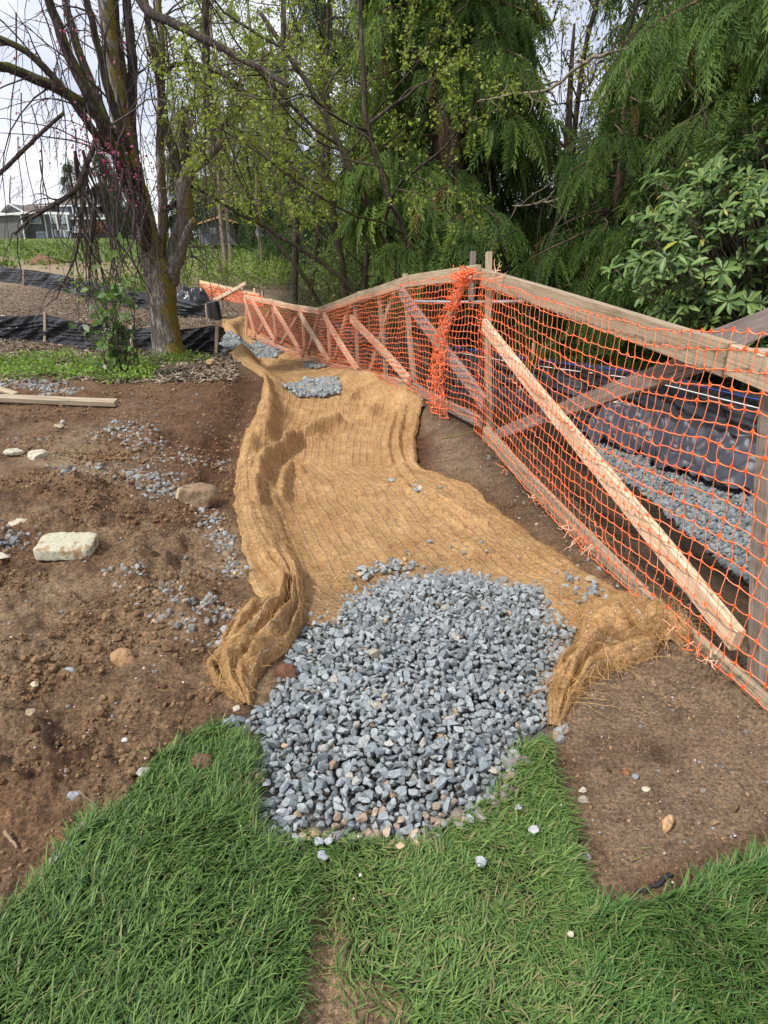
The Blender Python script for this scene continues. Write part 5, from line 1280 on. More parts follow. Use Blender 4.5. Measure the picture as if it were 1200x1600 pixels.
deciduous('second pale birch group behind the mossy plum trunk', -11.5, 42, [([(0, 0, -.1), (0, 0, 3), (.2, 0, 6), (.2, 0, 12)], .13, .05), ([(2.6, .6, -.1), (2.5, .6, 3), (2.7, .6, 6), (2.6, .6, 11)], .11, .05)], 5200, ((.17, .22, .05), (.34, .38, .12)), (.09, .16), M_TWIG_PALE, lv=(14, 5, 3), name='birch_tree', Ls=((1.8, 3.6), (1, 2.2), (.5, 1.2)), zmin=2.0)
deciduous('bushy lime-leaved maple filling the middle of the wood behind the vine maple', 1.6, 14.0, [([(0, 0, -.1), (-.5, 0, 1.6), (-1.4, .1, 3.2), (-2.0, .1, 7)], .08, .03), ([(.2, .1, -.1), (.2, 0, 1.6), (.2, .1, 3.4), (.6, .1, 7)], .07, .03), ([(0, 0, 0), (1.2, 0, 1.5), (2.2, 0, 3.2), (2.8, 0, 6)], .06, .03)], 15000, ((.13, .19, .03), (.34, .40, .06)), (.04, .075))
deciduous('bare-stemmed maple with yellow leaves glimpsed through the gap between the cedars', 3.4, 13.4, [([(0, 0, -.1), (-.4, 0, 1.4), (-.9, .1, 3.0), (-1.0, .1, 7)], .085, .04), ([(.1, .1, -.1), (.3, 0, 1.4), (.0, .1, 3.0), (.3, .1, 7)], .07, .03), ([(-.2, 0, 0), (-1.0, -.2, 1.2), (-1.3, -.3, 2.4), (-2.2, -.3, 4)], .06, .03)], 4500, ((.20, .22, .03), (.46, .46, .07)), (.04, .08))
def pale_branch():
    b = Gv(np.array([742.]), np.array([395.]))[0]; P = np.array([at(np.array(float(u)), np.array(float(v)), y) for u, v, y in ((745, 160, 9.6), (800, 147, 9.3), (860, 138, 9.0), (895, 112, 8.8), (925, 92, 8.6), (952, 84, 8.5))])
    P2 = np.array([at(np.array(float(u)), np.array(float(v)), y) for u, v, y in ((800, 322, 9.6), (840, 318, 9.4), (885, 309, 9.2), (935, 300, 9.2))])
    for Q, lab in ((P, 'pale bare dead branch crossing the sky gap between the cedars'), (P2, 'short bare dead branch low between the cedars')):
        Q = smooth_line(Q, 24)+RNG.normal(size=(24, 3))*.006; c = Q.mean(0); mb = MB(); tubes(mb, Q, np.linspace(.009, .022, 24), 7, (1, 1, 1), 0, True, True)
        s, _, _ = side_shoots(Q[None], 14, (.2, .7), (.4, 1.1), .05, 6, -.03, .2); tubes(mb, s, taper(14, 6, .009, .003), 4, (.8, .8, .8))
        o = bpy.data.objects.new('dead_branch', mb.mesh('dead_branch', M_TWIG_PALE, c)); COL.objects.link(o); o.location = c; tag(o, lab, 'branch')
pale_branch()

# --- rhododendron: whorls of long leaves, the 300 that show largest are leaves of their own
def rhododendron():
    c = np.array([3.95, 7.05, 0.0]); c[2] = float(macro(c[0], c[1]))
    root = thing('rhododendron', 'rhododendron bush with whorls of long glossy leaves at the right above the trench', 'bush', c)
    n = 1250; d = randdir(n*3); d = d[(d[:, 1] < .45) & (d[:, 2] > -.8)][:n]; n = len(d)
    r = U(.66, 1.08, n)*(1+.22*perlin(d[:, 0]*2.3+5, d[:, 2]*2.3, 3))
    P = c+np.array([0, 0, 1.38])+d*np.array([1.55, 1.25, 1.28])*r[:, None]
    mb = MB(); q0 = c+np.array([0, 0, .1])+RNG.normal(size=(n, 3))*np.array([.15, .15, .05]); tq = np.linspace(0, 1, 7)[None, :, None]
    S = q0[:, None]*(1-tq)+P[:, None]*tq+RNG.normal(size=(n, 7, 3))*.03; S[..., 2] += .12*np.sin(tq[..., 0]*math.pi)
    tubes(mb, S, taper(n, 7, .012, .004), 4, (1, 1, 1)); mb.obj('stems', M_TWIG_PALE, root, None, 'stuff')
    T = np.array([[0, 0, 0], [-.30, .22, .05], [-.5, .55, .07], [-.34, .84, .02], [0, 1, -.10], [.34, .84, .02], [.5, .55, .07], [.30, .22, .05], [0, .25, 0], [0, .58, 0], [0, .85, -.05]])
    F = np.array([[0, 8, 1], [1, 8, 9], [1, 9, 2], [2, 9, 10], [2, 10, 3], [3, 10, 4], [4, 10, 5], [5, 10, 6], [10, 9, 6], [6, 9, 7], [9, 8, 7], [7, 8, 0]])
    LP, LD, LN, LL, LC = [], [], [], [], []
    for i in range(n):
        ax = unit(d[i]*.8+np.array([0, 0, .75])+RNG.normal(size=3)*.2); a = unit(np.cross(ax, [.3, .5, .1])); b_ = np.cross(ax, a); m = RNG.integers(7, 12); ph = U(0, 6.28)
        g = U(.75, 1.25)
        for k in range(m):
            an = ph+k*2*math.pi/m+U(-.2, .2); el = U(-.35, .45); rad = a*math.cos(an)+b_*math.sin(an); dd = rad*math.cos(el)+ax*math.sin(el)
            LP.append(P[i]+rad*.012+ax*U(-.03, .02)); LD.append(dd); LN.append(ax-dd*(ax@dd)); LL.append(U(.07, .155)); yel = U(0, 1) < .015
            t = U(0, 1)**1.5; LC.append(np.array([.30, .30, .05]) if yel else (np.array([.060, .125, .032])*(1-t)+np.array([.19, .28, .075])*t)*g)
        if U(0, 1) < .5:
            LP.append(P[i]); LD.append(ax); LN.append(a); LL.append(.035); LC.append(np.array([.22, .27, .08]))
    LP, LD, LN, LL, LC = map(np.array, (LP, LD, LN, LL, LC)); X, Y, Z = frames(LD, LN); W = LL*U(.27, .36, len(LL))
    # those that show largest: near, on the visible side, inside the picture
    dep = LP[:, 1]*math.cos(PITCH)+(CAM_H-LP[:, 2])*math.sin(PITCH); uu = 600+FPX*LP[:, 0]/dep; vv = 800-FPX*((LP[:, 2]-CAM_H)*math.cos(PITCH)+LP[:, 1]*math.sin(PITCH))/dep
    face = np.abs((Z*unit(C0-LP)).sum(1)); score = LL/dep*face*(uu < 1195)*(vv > 150)*((d[np.minimum(np.arange(len(LP))*0, n-1), 1]) < 2)*(LP[:, 1] < c[1]-.2)
    big = np.argsort(-score)[:300]; rest = np.setdiff1d(np.arange(len(LP)), big)
    mb = MB(); inst(mb, T, F, LP[rest], X[rest], Y[rest], Z[rest], np.stack([W, LL, LL], 1)[rest], LC[rest], 0, True); mb.obj('foliage', M_RHODO, root, None, 'stuff')
    mesh = []
    for q in range(6):
        t = q/5; b = MB(); b.add(T, F, np.array([.060, .125, .032])*(1-t)+np.array([.19, .28, .075])*t, 0, True); mesh.append(b.mesh('leaf', M_RHODO))
    for i in big:
        o = bpy.data.objects.new('leaf', mesh[RNG.integers(0, 6)]); COL.objects.link(o); o.parent = root
        M = np.eye(4); M[:3, 0], M[:3, 1], M[:3, 2], M[:3, 3] = X[i]*W[i], Y[i]*LL[i], Z[i]*LL[i], LP[i]-c; o.matrix_local = Matrix(M.tolist())
rhododendron()

# --- low growth
def scrub(name, label, pts, h, n, cols, Ll, w=None, kind='stuff', twig=0, tall=.5):
    """loose leaf cover: pts (n,2) ground points, leaves up to height h"""
    mb = MB(); k = RNG.integers(0, len(pts), n); p = pts[k]+RNG.normal(size=(n, 2))*.10
    hh = h*np.clip(.35+.65*fbm(p[:, 0]*1.2, p[:, 1]*1.2, 3, 81)+.3, .1, 1.3); z = macro(p[:, 0], p[:, 1])+hh*U(0, 1, n)**.8
    D = randdir(n)+np.array([0, -.3, -.1]); N = randdir(n)*.8+np.array([0, -.2, .9]); L = U(Ll[0], Ll[1], n)
    leaves_into(mb, np.column_stack([p, z]), D, N, L, L*U(.5, .75, n), mixcol(cols[0], cols[1], n)*(.7+.6*np.clip(fbm(p[:, 0]*2, p[:, 1]*2, 2, 83)+.5, 0, 1))[:, None])
    if twig:
        i = RNG.integers(0, len(pts), twig); q = np.column_stack([pts[i]+RNG.normal(size=(twig, 2))*.1, macro(pts[i, 0], pts[i, 1])]); d = np.stack([RNG.normal(size=twig)*.8, RNG.normal(size=twig)*.5, U(.5, 1.3, twig)], 1)
        W = wander(q, d, U(.5, 1.5, twig)*tall*2, 9, -.10, .2); W[..., 2] = np.maximum(W[..., 2], macro(W[..., 0], W[..., 1])+.02); tubes(mb, W, taper(twig, 9, U(.003, .008, twig), .002), 3, np.array([.10, .08, .05])*U(.5, 2.2, twig)[:, None])
    o = mb.obj(name, M_LEAF); o['kind'] = kind; o['label'] = label; return o
def low_growth():
    y = U(7, 20, 1500); x = xs(y)+U(.15, 4.5, 1500); scrub('undergrowth', 'dark leafy undergrowth on the forest floor behind the silt fence', np.column_stack([x, y]), .75, 15000, ((.025, .05, .012), (.085, .13, .03)), (.05, .11), twig=700)
    y = U(3.5, 8, 700); x = xs(y)+U(.15, 2.6, 700); scrub('undergrowth', 'dark ground ivy at the foot of the rhododendron', np.column_stack([x, y]), .45, 5000, ((.025, .05, .012), (.07, .12, .03)), (.04, .09))
    y = U(10, 18, 900); x = xs(y)+U(-.2, 1.8, 900); scrub('bramble_thicket', 'tangle of bare brambles and pale stems behind the middle fence', np.column_stack([x, y]), 1.1, 5500, ((.06, .09, .02), (.18, .22, .05)), (.03, .06), twig=1300, tall=.75)
    y = U(13.5, 22, 900); x = xs(y)+U(.2, 8, 900); scrub('understory', 'dark bushy understory between the trunks deep in the wood', np.column_stack([x, y]), 2.6, 16000, ((.05, .09, .02), (.17, .23, .05)), (.07, .13), twig=500, tall=1.3)
    y = U(21, 34, 900); x = U(-9.5, -1.0, 900); x = np.where(x > xs(y)+1.5, x-4, x); kk = (y > 27) | (x < FA[0]-1.2) | (x > FB[0]+1.2); x, y = x[kk], y[kk]; scrub('scrub', 'bright green low scrub beyond the far orange fence panel', np.column_stack([x, y]), 1.3, 12000, ((.09, .15, .025), (.24, .32, .06)), (.07, .14), twig=300)
    y = U(38, 70, 900); x = -U(.12, .75, 900)*y; scrub('bank_grass', 'green weeds and grass covering the bank below the houses', np.column_stack([x, y]), .6, 11000, ((.08, .13, .025), (.17, .24, .05)), (.12, .3))
    P = Gv(np.concatenate([U(-60, 235, 260), U(235, 330, 30)]), np.concatenate([U(562, 600, 260), U(556, 570, 30)])); scrub('weeds', 'patch of bright green weeds on the mulch in front of the mossy tree', P[:, :2], .20, 5200, ((.10, .19, .03), (.24, .38, .06)), (.03, .065))
low_growth()
def tree_plant():
    b = Gp(192, 588); root = thing('leafy_shrub', 'leafy shrub with broad green leaves growing beside the mossy trunk', 'shrub', b); n = 26
    d = np.stack([RNG.normal(size=n)*.15, RNG.normal(size=n)*.15, np.ones(n)], 1); q = b+RNG.normal(size=(n, 3))*np.array([.12, .1, 0]); W = wander(q, d, U(.5, 1.5, n), 9, -.02, .10); mb = MB(); tubes(mb, W, taper(n, 9, .010, .003), 5, (1, 1, 1)); mb.obj('stems', M_TWIG, root, None, 'stuff')
    m = 250; k = RNG.integers(0, n, m); p = W[k, RNG.integers(2, 9, m)]+RNG.normal(size=(m, 3))*.04; D = randdir(m)+np.array([0, -.4, -.3]); N = randdir(m)*.7+np.array([0, -.5, .6]); L = U(.06, .145, m)
    X, Y, Z = frames(D, N); c = mixcol((.045, .10, .03), (.15, .25, .06), m); t = LEAF_T; mb = MB(); S = np.stack([L*U(.5, .68, m), L, L], 1)
    inst(mb, t, LEAF_F, p[130:], X[130:], Y[130:], Z[130:], S[130:], c[130:], 0, True); mb.obj('foliage', M_LEAF, root, None, 'stuff')
    ms = []
    for q in range(5):
        f = q/4; bb = MB(); bb.add(t, LEAF_F, np.array([.045, .10, .03])*(1-f)+np.array([.16, .26, .065])*f, 0, True); ms.append(bb.mesh('leaf', M_LEAF))
    bb = MB(); bb.add(t, LEAF_F, (.42, .48, .36), 0, True); ms.append(bb.mesh('leaf', M_LEAF))
    for i in range(130):
        o = bpy.data.objects.new('leaf', ms[5 if i % 19 == 0 else RNG.integers(0, 5)]); COL.objects.link(o); o.parent = root
        M = np.eye(4); M[:3, 0], M[:3, 1], M[:3, 2], M[:3, 3] = X[i]*S[i, 0], Y[i]*S[i, 1], Z[i]*S[i, 2], p[i]-b; o.matrix_local = Matrix(M.tolist())
tree_plant()
def far_trees():
    # treeline and yard trees round the houses
    deciduous('leafless tree with fine grey twigs behind the two-storey house', -56, 105, [([(0, 0, 0), (0, 0, 4), (.5, 0, 9)], .2, .06), ([(3, 0, 0), (3.4, 0, 4), (4.2, 0, 8)], .18, .06), ([(-3, 0, 0), (-3, 0, 3), (-4, 0, 8)], .16, .06)], 200, ((.2, .18, .12), (.3, .25, .15)), (.08, .15), M_TWIG_PALE, lv=(14, 6, 4), name='bare_tree', Ls=((2, 4.5), (1, 2.4), (.5, 1.4)))
    deciduous('small red-leaved tree in the yard right of the two-storey house', -33.2, 84, [([(0, 0, 0), (0, 0, .9), (.1, 0, 1.7)], .10, .04), ([(.5, 0, 0), (.6, 0, .8), (.8, 0, 1.5)], .10, .04)], 1100, ((.20, .09, .07), (.32, .17, .14)), (.16, .28), lv=(10, 5, 4), name='red_tree', Ls=((.5, 1.0), (.3, .7), (.2, .4)))
    protos = cedar_mesh(np.zeros(3), 13, 1, 12, 3.2, 90, 9, (1.0, 1.7), (.03, .06, .02), (.09, .14, .04), lib=SPRAYS_LO); ms = {}
    for n, (u, y, s, lab) in enumerate([(128, 108, .9, 'green conifer peeping over the second roof of the house'), (178, 100, 1.1, 'yellowish conifer right of the two-storey house'), (214, 88, 1.0, 'conifer between house and mossy plum stems'), (300, 78, 1.1, 'conifer left of the small gabled house'), (352, 74, 1.1, 'conifer right behind the small gabled house'), (395, 62, 1.1, 'conifer at the far edge of the wood over the far fence'), (440, 52, 1.1, 'conifer behind the pale birches and lime alder')]):
        x = (u-600)/FPX*(y*math.cos(PITCH)+.4); b = np.array([x, y, float(macro(x, y))]); root = thing('conifer_tree', lab, 'tree', b, 'conifers beyond the bank'); root.scale = (s, s, s); root.rotation_euler.z = n*1.3
        for nm, mbx, m in zip(('trunk', 'limbs', 'crown'), protos, (M_BARK_CEDAR, M_BARK_CEDAR, M_CEDAR)):
            if nm not in ms: ms[nm] = mbx.mesh(nm, m)
            o = bpy.data.objects.new(nm, ms[nm]); COL.objects.link(o); o.parent = root
            if nm != 'trunk': o['kind'] = 'stuff'
far_trees()
def mulch():
    mb = MB(); n = 17000; v = U(440, 600, n*2); u = U(-60, 370, n*2); p = Gv(u, v)[:, :2]; p = p[(p[:, 0] < xl(p[:, 1])-.1)][:n]; n = len(p)
    z = ground_z(p[:, 0], p[:, 1])+.012; X, Y, Z = tilt_frames(n, .45); T = np.array([[-.5, -1, 0], [.5, -1, .1], [.5, 1, 0], [-.5, 1, .15], [0, 0, .25]]); F = np.array([[0, 1, 4], [1, 2, 4], [2, 3, 4], [3, 0, 4]])
    L = U(.02, .06, n); inst(mb, T, F, np.column_stack([p, z]), X, Y, Z, np.stack([L*U(.3, .6, n), L, L*.6], 1), mixcol((.07, .05, .035), (.42, .34, .25), n, 1.7))
    o = mb.obj('bark_mulch', M_CHIP); o['kind'] = 'stuff'; o['label'] = 'brown bark mulch round the mossy tree and silt fences'
mulch()

# ------------------------------------------------------------------ rocks, planks and other single things
ICO4 = ico(4)
ROCK_L = [cut_stone(ICO3, 7, np.random.default_rng(100+i), (1, .8, .6), .6, .95) for i in range(6)]
def rock(label, u, v, wpx, hpx, col, seed, cuts=7, sq=(1, .8, .6), name='stone', cat='stone', lo=.6, hi=.95, sink=.3, yaw=None, group=None, lift=0.0):
    c = Gp(u, v); dep = c[1]*math.cos(PITCH)+(CAM_H-c[2])*math.sin(PITCH)
    w = wpx*dep/FPX/2; rg = np.random.default_rng(seed)
    V = cut_stone(ICO4, cuts+4, rg, (1, 1, 1), lo-.08, hi-.04); V = V/np.abs(V).max(0); V += .10*np.stack([perlin(V[:, 0]*1.7+seed, V[:, 1]*1.7+V[:, 2]*1.3, s) for s in (1, 2, 3)], 1)+.03*np.stack([perlin(V[:, 0]*5+seed, V[:, 1]*5+V[:, 2]*4, s) for s in (4, 5, 6)], 1)
    h = hpx*dep/FPX/2; V = V*np.array([w, w*sq[1], max(h*.8, w*.35)])
    if yaw is None: yaw = rg.uniform(-.5, .5)
    cs, sn = math.cos(yaw), math.sin(yaw); V = np.stack([V[:, 0]*cs-V[:, 1]*sn, V[:, 0]*sn+V[:, 1]*cs, V[:, 2]], 1)
    z = ground_z(np.array([c[0]]), np.array([c[1]]))[0]+lift; top = V[:, 2].max()
    org = np.array([c[0], c[1], z]); mb = MB(); mb.add(V+org+np.array([0, 0, top*(1-2*sink)]), ICO4[1], np.array(col)*(1+.1*rg.normal(size=(len(V), 1))*0), 0, True)
    me = mb.mesh(name, M_ROCK, org); o = bpy.data.objects.new(name, me); COL.objects.link(o); o.location = org
    tag(o, label, cat, group); return o
CREAM, TAN, GREY, BLUE, BROWN, OCH = (.50, .45, .36), (.40, .30, .19), (.30, .31, .31), (.26, .30, .35), (.17, .11, .065), (.44, .27, .12)
rock('large soil-caked brown boulder at the left edge of the coir matting', 310, 790, 68, 58, (.24, .165, .10), 1, 9, (1, .85, .7), 'boulder', 'boulder', .65, .9, .22)
rock('low boulder of pale tan stone half hidden behind the soil-caked boulder', 292, 782, 34, 40, (.44, .36, .25), 2, 7, (1, .8, .7), 'boulder', 'boulder')
rock('flat oval cream stone, left one of a pair lying on the bare soil', 24, 714, 30, 14, CREAM, 3)
rock('rounded cream stone, right one of a pair lying on the bare soil', 57, 715, 38, 19, CREAM, 4, 4)
rock('tan stone with a flat top lying under a smaller pebble', 94, 674, 19, 14, (.36, .29, .2), 5)
rock('small pale pebble sitting just above the flat-topped tan stone', 99, 667, 9, 12, (.42, .38, .32), 6)
rock('cream slab with one tilted edge near the left of the white block', 30, 826, 40, 16, (.46, .40, .31), 7, 8)
rock('thin cream stone at the picture edge below the tilted slab', 6, 886, 28, 10, (.46, .42, .34), 8)
rock('mottled ochre and tan rounded stone in the rough clods', 193, 1037, 42, 36, (.33, .20, .10), 9, 4, lo=.75)
rock('faceted blue-grey stone beside a tiny pebble in the clods', 110, 1063, 21, 18, BLUE, 10, 9)
rock('pinkish grey stone at the upper left tip of the left turf', 228, 1226, 26, 26, (.42, .40, .40), 11, 9)
rock('dark blue-grey speckled stone left of the turf tip', 119, 1252, 22, 19, (.27, .29, .31), 12, 9)
rock('long pale stone wedged along the turf edge', 93, 1368, 22, 26, (.42, .39, .31), 13, 6, yaw=.9)
rock('grey stone wedged at the turf edge above the long pale one', 137, 1320, 16, 24, (.30, .28, .22), 14, 6, yaw=.7)
rock('blue-grey angular stone on the turf edge between the wedged stones', 114, 1345, 15, 13, BLUE, 15, 8)
rock('pale flat stone in the clods below the folded end of matting', 369, 1108, 15, 10, (.5, .45, .36), 16, 4)
rock('cream pebble in the clods at far left below the blue-grey stone', 57, 1081, 15, 12, (.5, .44, .30), 17, 4)
rock('tan pebble standing in the clods left of the turf', 56, 1147, 16, 18, (.36, .28, .18), 18, 5)
rock('white fleck of quartz lying on the clods near the ochre stone', 196, 1168, 12, 8, (.55, .55, .53), 19, 6)
rock('long oval orange-cream stone on the smooth soil at right', 1042, 1292, 34, 34, (.58, .36, .19), 20, 4, (1, .5, .5), yaw=.8, lo=.8)
rock('pale grey wedge on the right soil, upper of two touching stones', 910, 1237, 13, 15, (.50, .46, .39), 21, 7)
rock('mud-stained grey stone, lower of two touching stones on right soil', 911, 1252, 18, 16, (.30, .26, .2), 22, 6)
rock('speckled white and black stone in the corner of the right soil', 916, 1340, 21, 13, (.40, .38, .34), 23, 8)
rock('cream pebble on the right soil beside a smaller one', 1009, 1234, 13, 11, (.55, .48, .36), 24, 6)
rock('round grey pebble on the right soil', 993, 1215, 13, 11, (.25, .26, .28), 25, 4)
rock('rust-red pebble next to the round grey pebble', 979, 1208, 15, 9, (.26, .11, .05), 26, 5)
rock('grey squared stone lying alone on the middle turf', 750, 1376, 19, 24, (.36, .39, .41), 27, 9, lift=.02)
rock('grey stone on the turf, left of a pair above a single one', 498, 1341, 18, 17, (.36, .39, .42), 28, 9, lift=.015)
rock('grey stone on the turf, right of a pair above a single one', 514, 1340, 15, 14, (.44, .46, .47), 29, 9, lift=.015)
rock('grey stone on the turf, lowest below the pair of stones', 505, 1363, 20, 16, (.31, .34, .37), 30, 9, lift=.015)
rock('grey stone in the turf near the right gravel edge', 808, 1287, 14, 17, (.31, .34, .37), 31, 9, lift=.015)
rock('pale grey flat stone in the turf near the right soil edge', 832, 1322, 19, 12, (.40, .41, .41), 32, 9, lift=.015)
rock('tan stone fragment at the lower edge of the gravel heap', 625, 1349, 15, 11, (.50, .36, .22), 33, 8, lift=.02)
rock('small cream chip lying deep in the turf at lower right', 887, 1494, 11, 12, (.58, .50, .38), 34, 7, lift=.03)
rock('grey stone lying alone on the middle of the coir matting', 611, 757, 12, 12, (.36, .37, .36), 35, 7, lift=.03)
rock('larger cream stone in the little cluster on the matting folds', 655, 771, 11, 12, (.50, .46, .38), 36, 6, lift=.03)
rock('grey stone at the top of the little cluster on the matting folds', 648, 757, 13, 9, (.31, .32, .32), 37, 7, lift=.03)
rock('tan rounded boulder at the far left rim of the matted ditch', 331, 573, 17, 14, (.40, .28, .15), 38, 4, (1, .8, .7), 'boulder', 'boulder', .75, .95, .2)
rock('brown soil lump standing on the left turf near its tip', 318, 1215, 40, 34, (.13, .075, .045), 39, 3, name='soil_clod', cat='soil clod', lo=.8)
rock('reddish clod of soil between the folded matting and the gravel', 448, 1060, 40, 46, (.14, .065, .038), 40, 3, name='soil_clod', cat='soil clod', lo=.8)

def white_block():
    c = Gp(107, 868); dep = c[1]*math.cos(PITCH)+(CAM_H-c[2])*math.sin(PITCH); k = dep/FPX
    V0, F = ico(5); V = np.sign(V0)*np.abs(V0/np.abs(V0).max(1, keepdims=True))**1.0
    V = V0/((np.abs(V0)**7).sum(1, keepdims=True)**(1/7.)); V = V*np.array([43*k, 27*k, 10*k])
    V += .004*np.stack([perlin(V[:, 0]*30+s, V[:, 1]*30+V[:, 2]*20, s) for s in range(3)], 1)
    a = .05; V = np.stack([V[:, 0]*math.cos(a)-V[:, 1]*math.sin(a), V[:, 0]*math.sin(a)+V[:, 1]*math.cos(a), V[:, 2]+.16*V[:, 1]], 1)
    z = float(ground_z(np.array([c[0]]), np.array([c[1]]))[0])
    m, nt, n, l, b = new_mat('pale_block')
    co = coords(nt); f = noise(nt, 14, 4, .6, co); f2 = noise(nt, 80, 4, .6, co)
    cc = ramp(nt, f, [(.54, (.43, .41, .31)), (.60, (.30, .20, .11)), (.72, (.22, .13, .07))]); cc = mixc(nt, cc, ramp(nt, f2, [(.3, (.75, .75, .72)), (.6, (1.05, 1.05, 1.05))]), 1, 'MULTIPLY')
    l.new(cc, b.inputs['Base Color']); b.inputs['Roughness'].default_value = .9; bump(nt, b, f2, .5, .006)
    org = np.array([c[0], c[1], z]); mb = MB(); mb.add(V+org+np.array([0, 0, 10*k]), F, (1, 1, 1), 0, True)
    o = bpy.data.objects.new('block', mb.mesh('block', m, org)); COL.objects.link(o); o.location = org
    tag(o, 'pale cream squared block with rounded corners and a mud stain in the soil', 'block')
white_block()
def plank_thing(name, label, p, q, w, t, m, lift=.03, cat='plank'):
    A, B = Gp(*p), Gp(*q); 
    for P in (A, B): P[2] = ground_z(np.array([P[0]]), np.array([P[1]]))[0]+lift
    c = (A+B)/2; mb = MB(); board(mb, A, B, w, t, (0, -.25, 1), tone(.9, 1.1))
    o = bpy.data.objects.new(name, mb.mesh(name, m, c)); COL.objects.link(o); o.location = c; tag(o, label, cat)
plank_thing('plank', 'long weathered plank lying on the soil at the left', (-70, 630), (183, 639), .085, .05, M_WOOD_OLD, .035)
plank_thing('plank', 'short pale offcut in the mulch above the long plank', (-10, 612), (27, 622), .07, .03, M_WOOD_OLD, .03)
def sticks():
    for i, (pts, r, lab) in enumerate([([(470, 1108), (490, 1112), (510, 1112)], .0028, 'thin pale stick lying across the gravel heap'), ([(296, 712), (300, 735), (313, 756)], .003, 'thin pale bent twig beside the soil-caked boulder'), ([(282, 978), (292, 985), (300, 990)], .0035, 'short pale root in the clods near the matting fold'),
                                     ([(352, 800), (365, 830), (380, 860)], .0022, 'fine wiry twig against the left side of the matting'), ([(690, 688), (715, 683), (745, 675)], .004, 'green stalk lying on the soil below the fence corner'), ([(126, 1255), (150, 1265), (168, 1277)], .002, 'short pale straw in the clods left of the turf'),
                                     ([(10, 1310), (20, 1322), (30, 1335)], .006, 'brown stick poking from the clods at lower left'), ([(985, 1350), (1000, 1343), (1012, 1338)], .0018, 'green straw on the right soil near the turf'), ([(1002, 1330), (1017, 1329)], .0018, 'tiny green straw above another on the right soil'),
                                     ([(990, 1155), (996, 1163), (997, 1172)], .0022, 'curled tan root fibre on the right soil')]):
        P = Gv(*np.array(pts, float).T); P[:, 2] = ground_z(P[:, 0], P[:, 1])+r*1.5+(.09 if i == 0 else .01)
        P = smooth_line(P, 10) if len(P) > 2 else np.linspace(P[0], P[1], 8); P += RNG.normal(size=P.shape)*.0015
        c = P.mean(0); mb = MB(); tubes(mb, P, np.linspace(r, r*.6, len(P)), 5, np.array([3.2, 2.9, 2.2]) if 'green' not in lab else np.array([2.4, 3.6, 1.0]), 0, True, True)
        o = bpy.data.objects.new('stick', mb.mesh('stick', M_TWIG, c)); COL.objects.link(o); o.location = c; tag(o, lab, 'stick')
sticks()
def buried_strip():
    P = Gv(np.array([992., 1010, 1030, 1050]), np.array([1394., 1391, 1380, 1368])); P[:, 2] = ground_z(P[:, 0], P[:, 1])+.004
    P = smooth_line(P, 16)+RNG.normal(size=(16, 3))*.002; c = P.mean(0); mb = MB(); tubes(mb, P, np.full(16, .006)*U(.6, 1.3, 16), 6, None, 0, True, True)
    o = bpy.data.objects.new('plastic_scrap', mb.mesh('plastic_scrap', M_PLASTIC, c)); COL.objects.link(o); o.location = c
    tag(o, 'thin black scrap of plastic half buried by the right turf', 'plastic scrap')
buried_strip()
def petals():
    mb = MB(); n = 700
    p = np.concatenate([RNG.uniform((-2.5, 1.2), (2, 7), (n, 2)), RNG.uniform((-.9, 3), (.6, 7), (160, 2))])
    z = ground_z(p[:, 0], p[:, 1])+.012+in_mat(p[:, 0], p[:, 1])*.035+inpoly(p[:, 0], p[:, 1], TURF)*.035+pile(p[:, 0], p[:, 1])
    X, Y, Z = tilt_frames(len(p), .5); T = np.array([[-1, 0, .2], [0, -.8, 0], [1, 0, .2], [0, .8, 0]]); F = np.array([[0, 1, 3], [1, 2, 3]])
    g = U(.8, 1.3, len(p))[:, None]; inst(mb, T, F, np.column_stack([p, z]), X, Y, Z, U(.0025, .0052, len(p)), np.array([1, 1.35, 1.25])*g)
    o = mb.obj('fallen_petals', M_PETAL); o['kind'] = 'stuff'; o['label'] = 'pale pink fallen petals dotted over the ground'
petals()

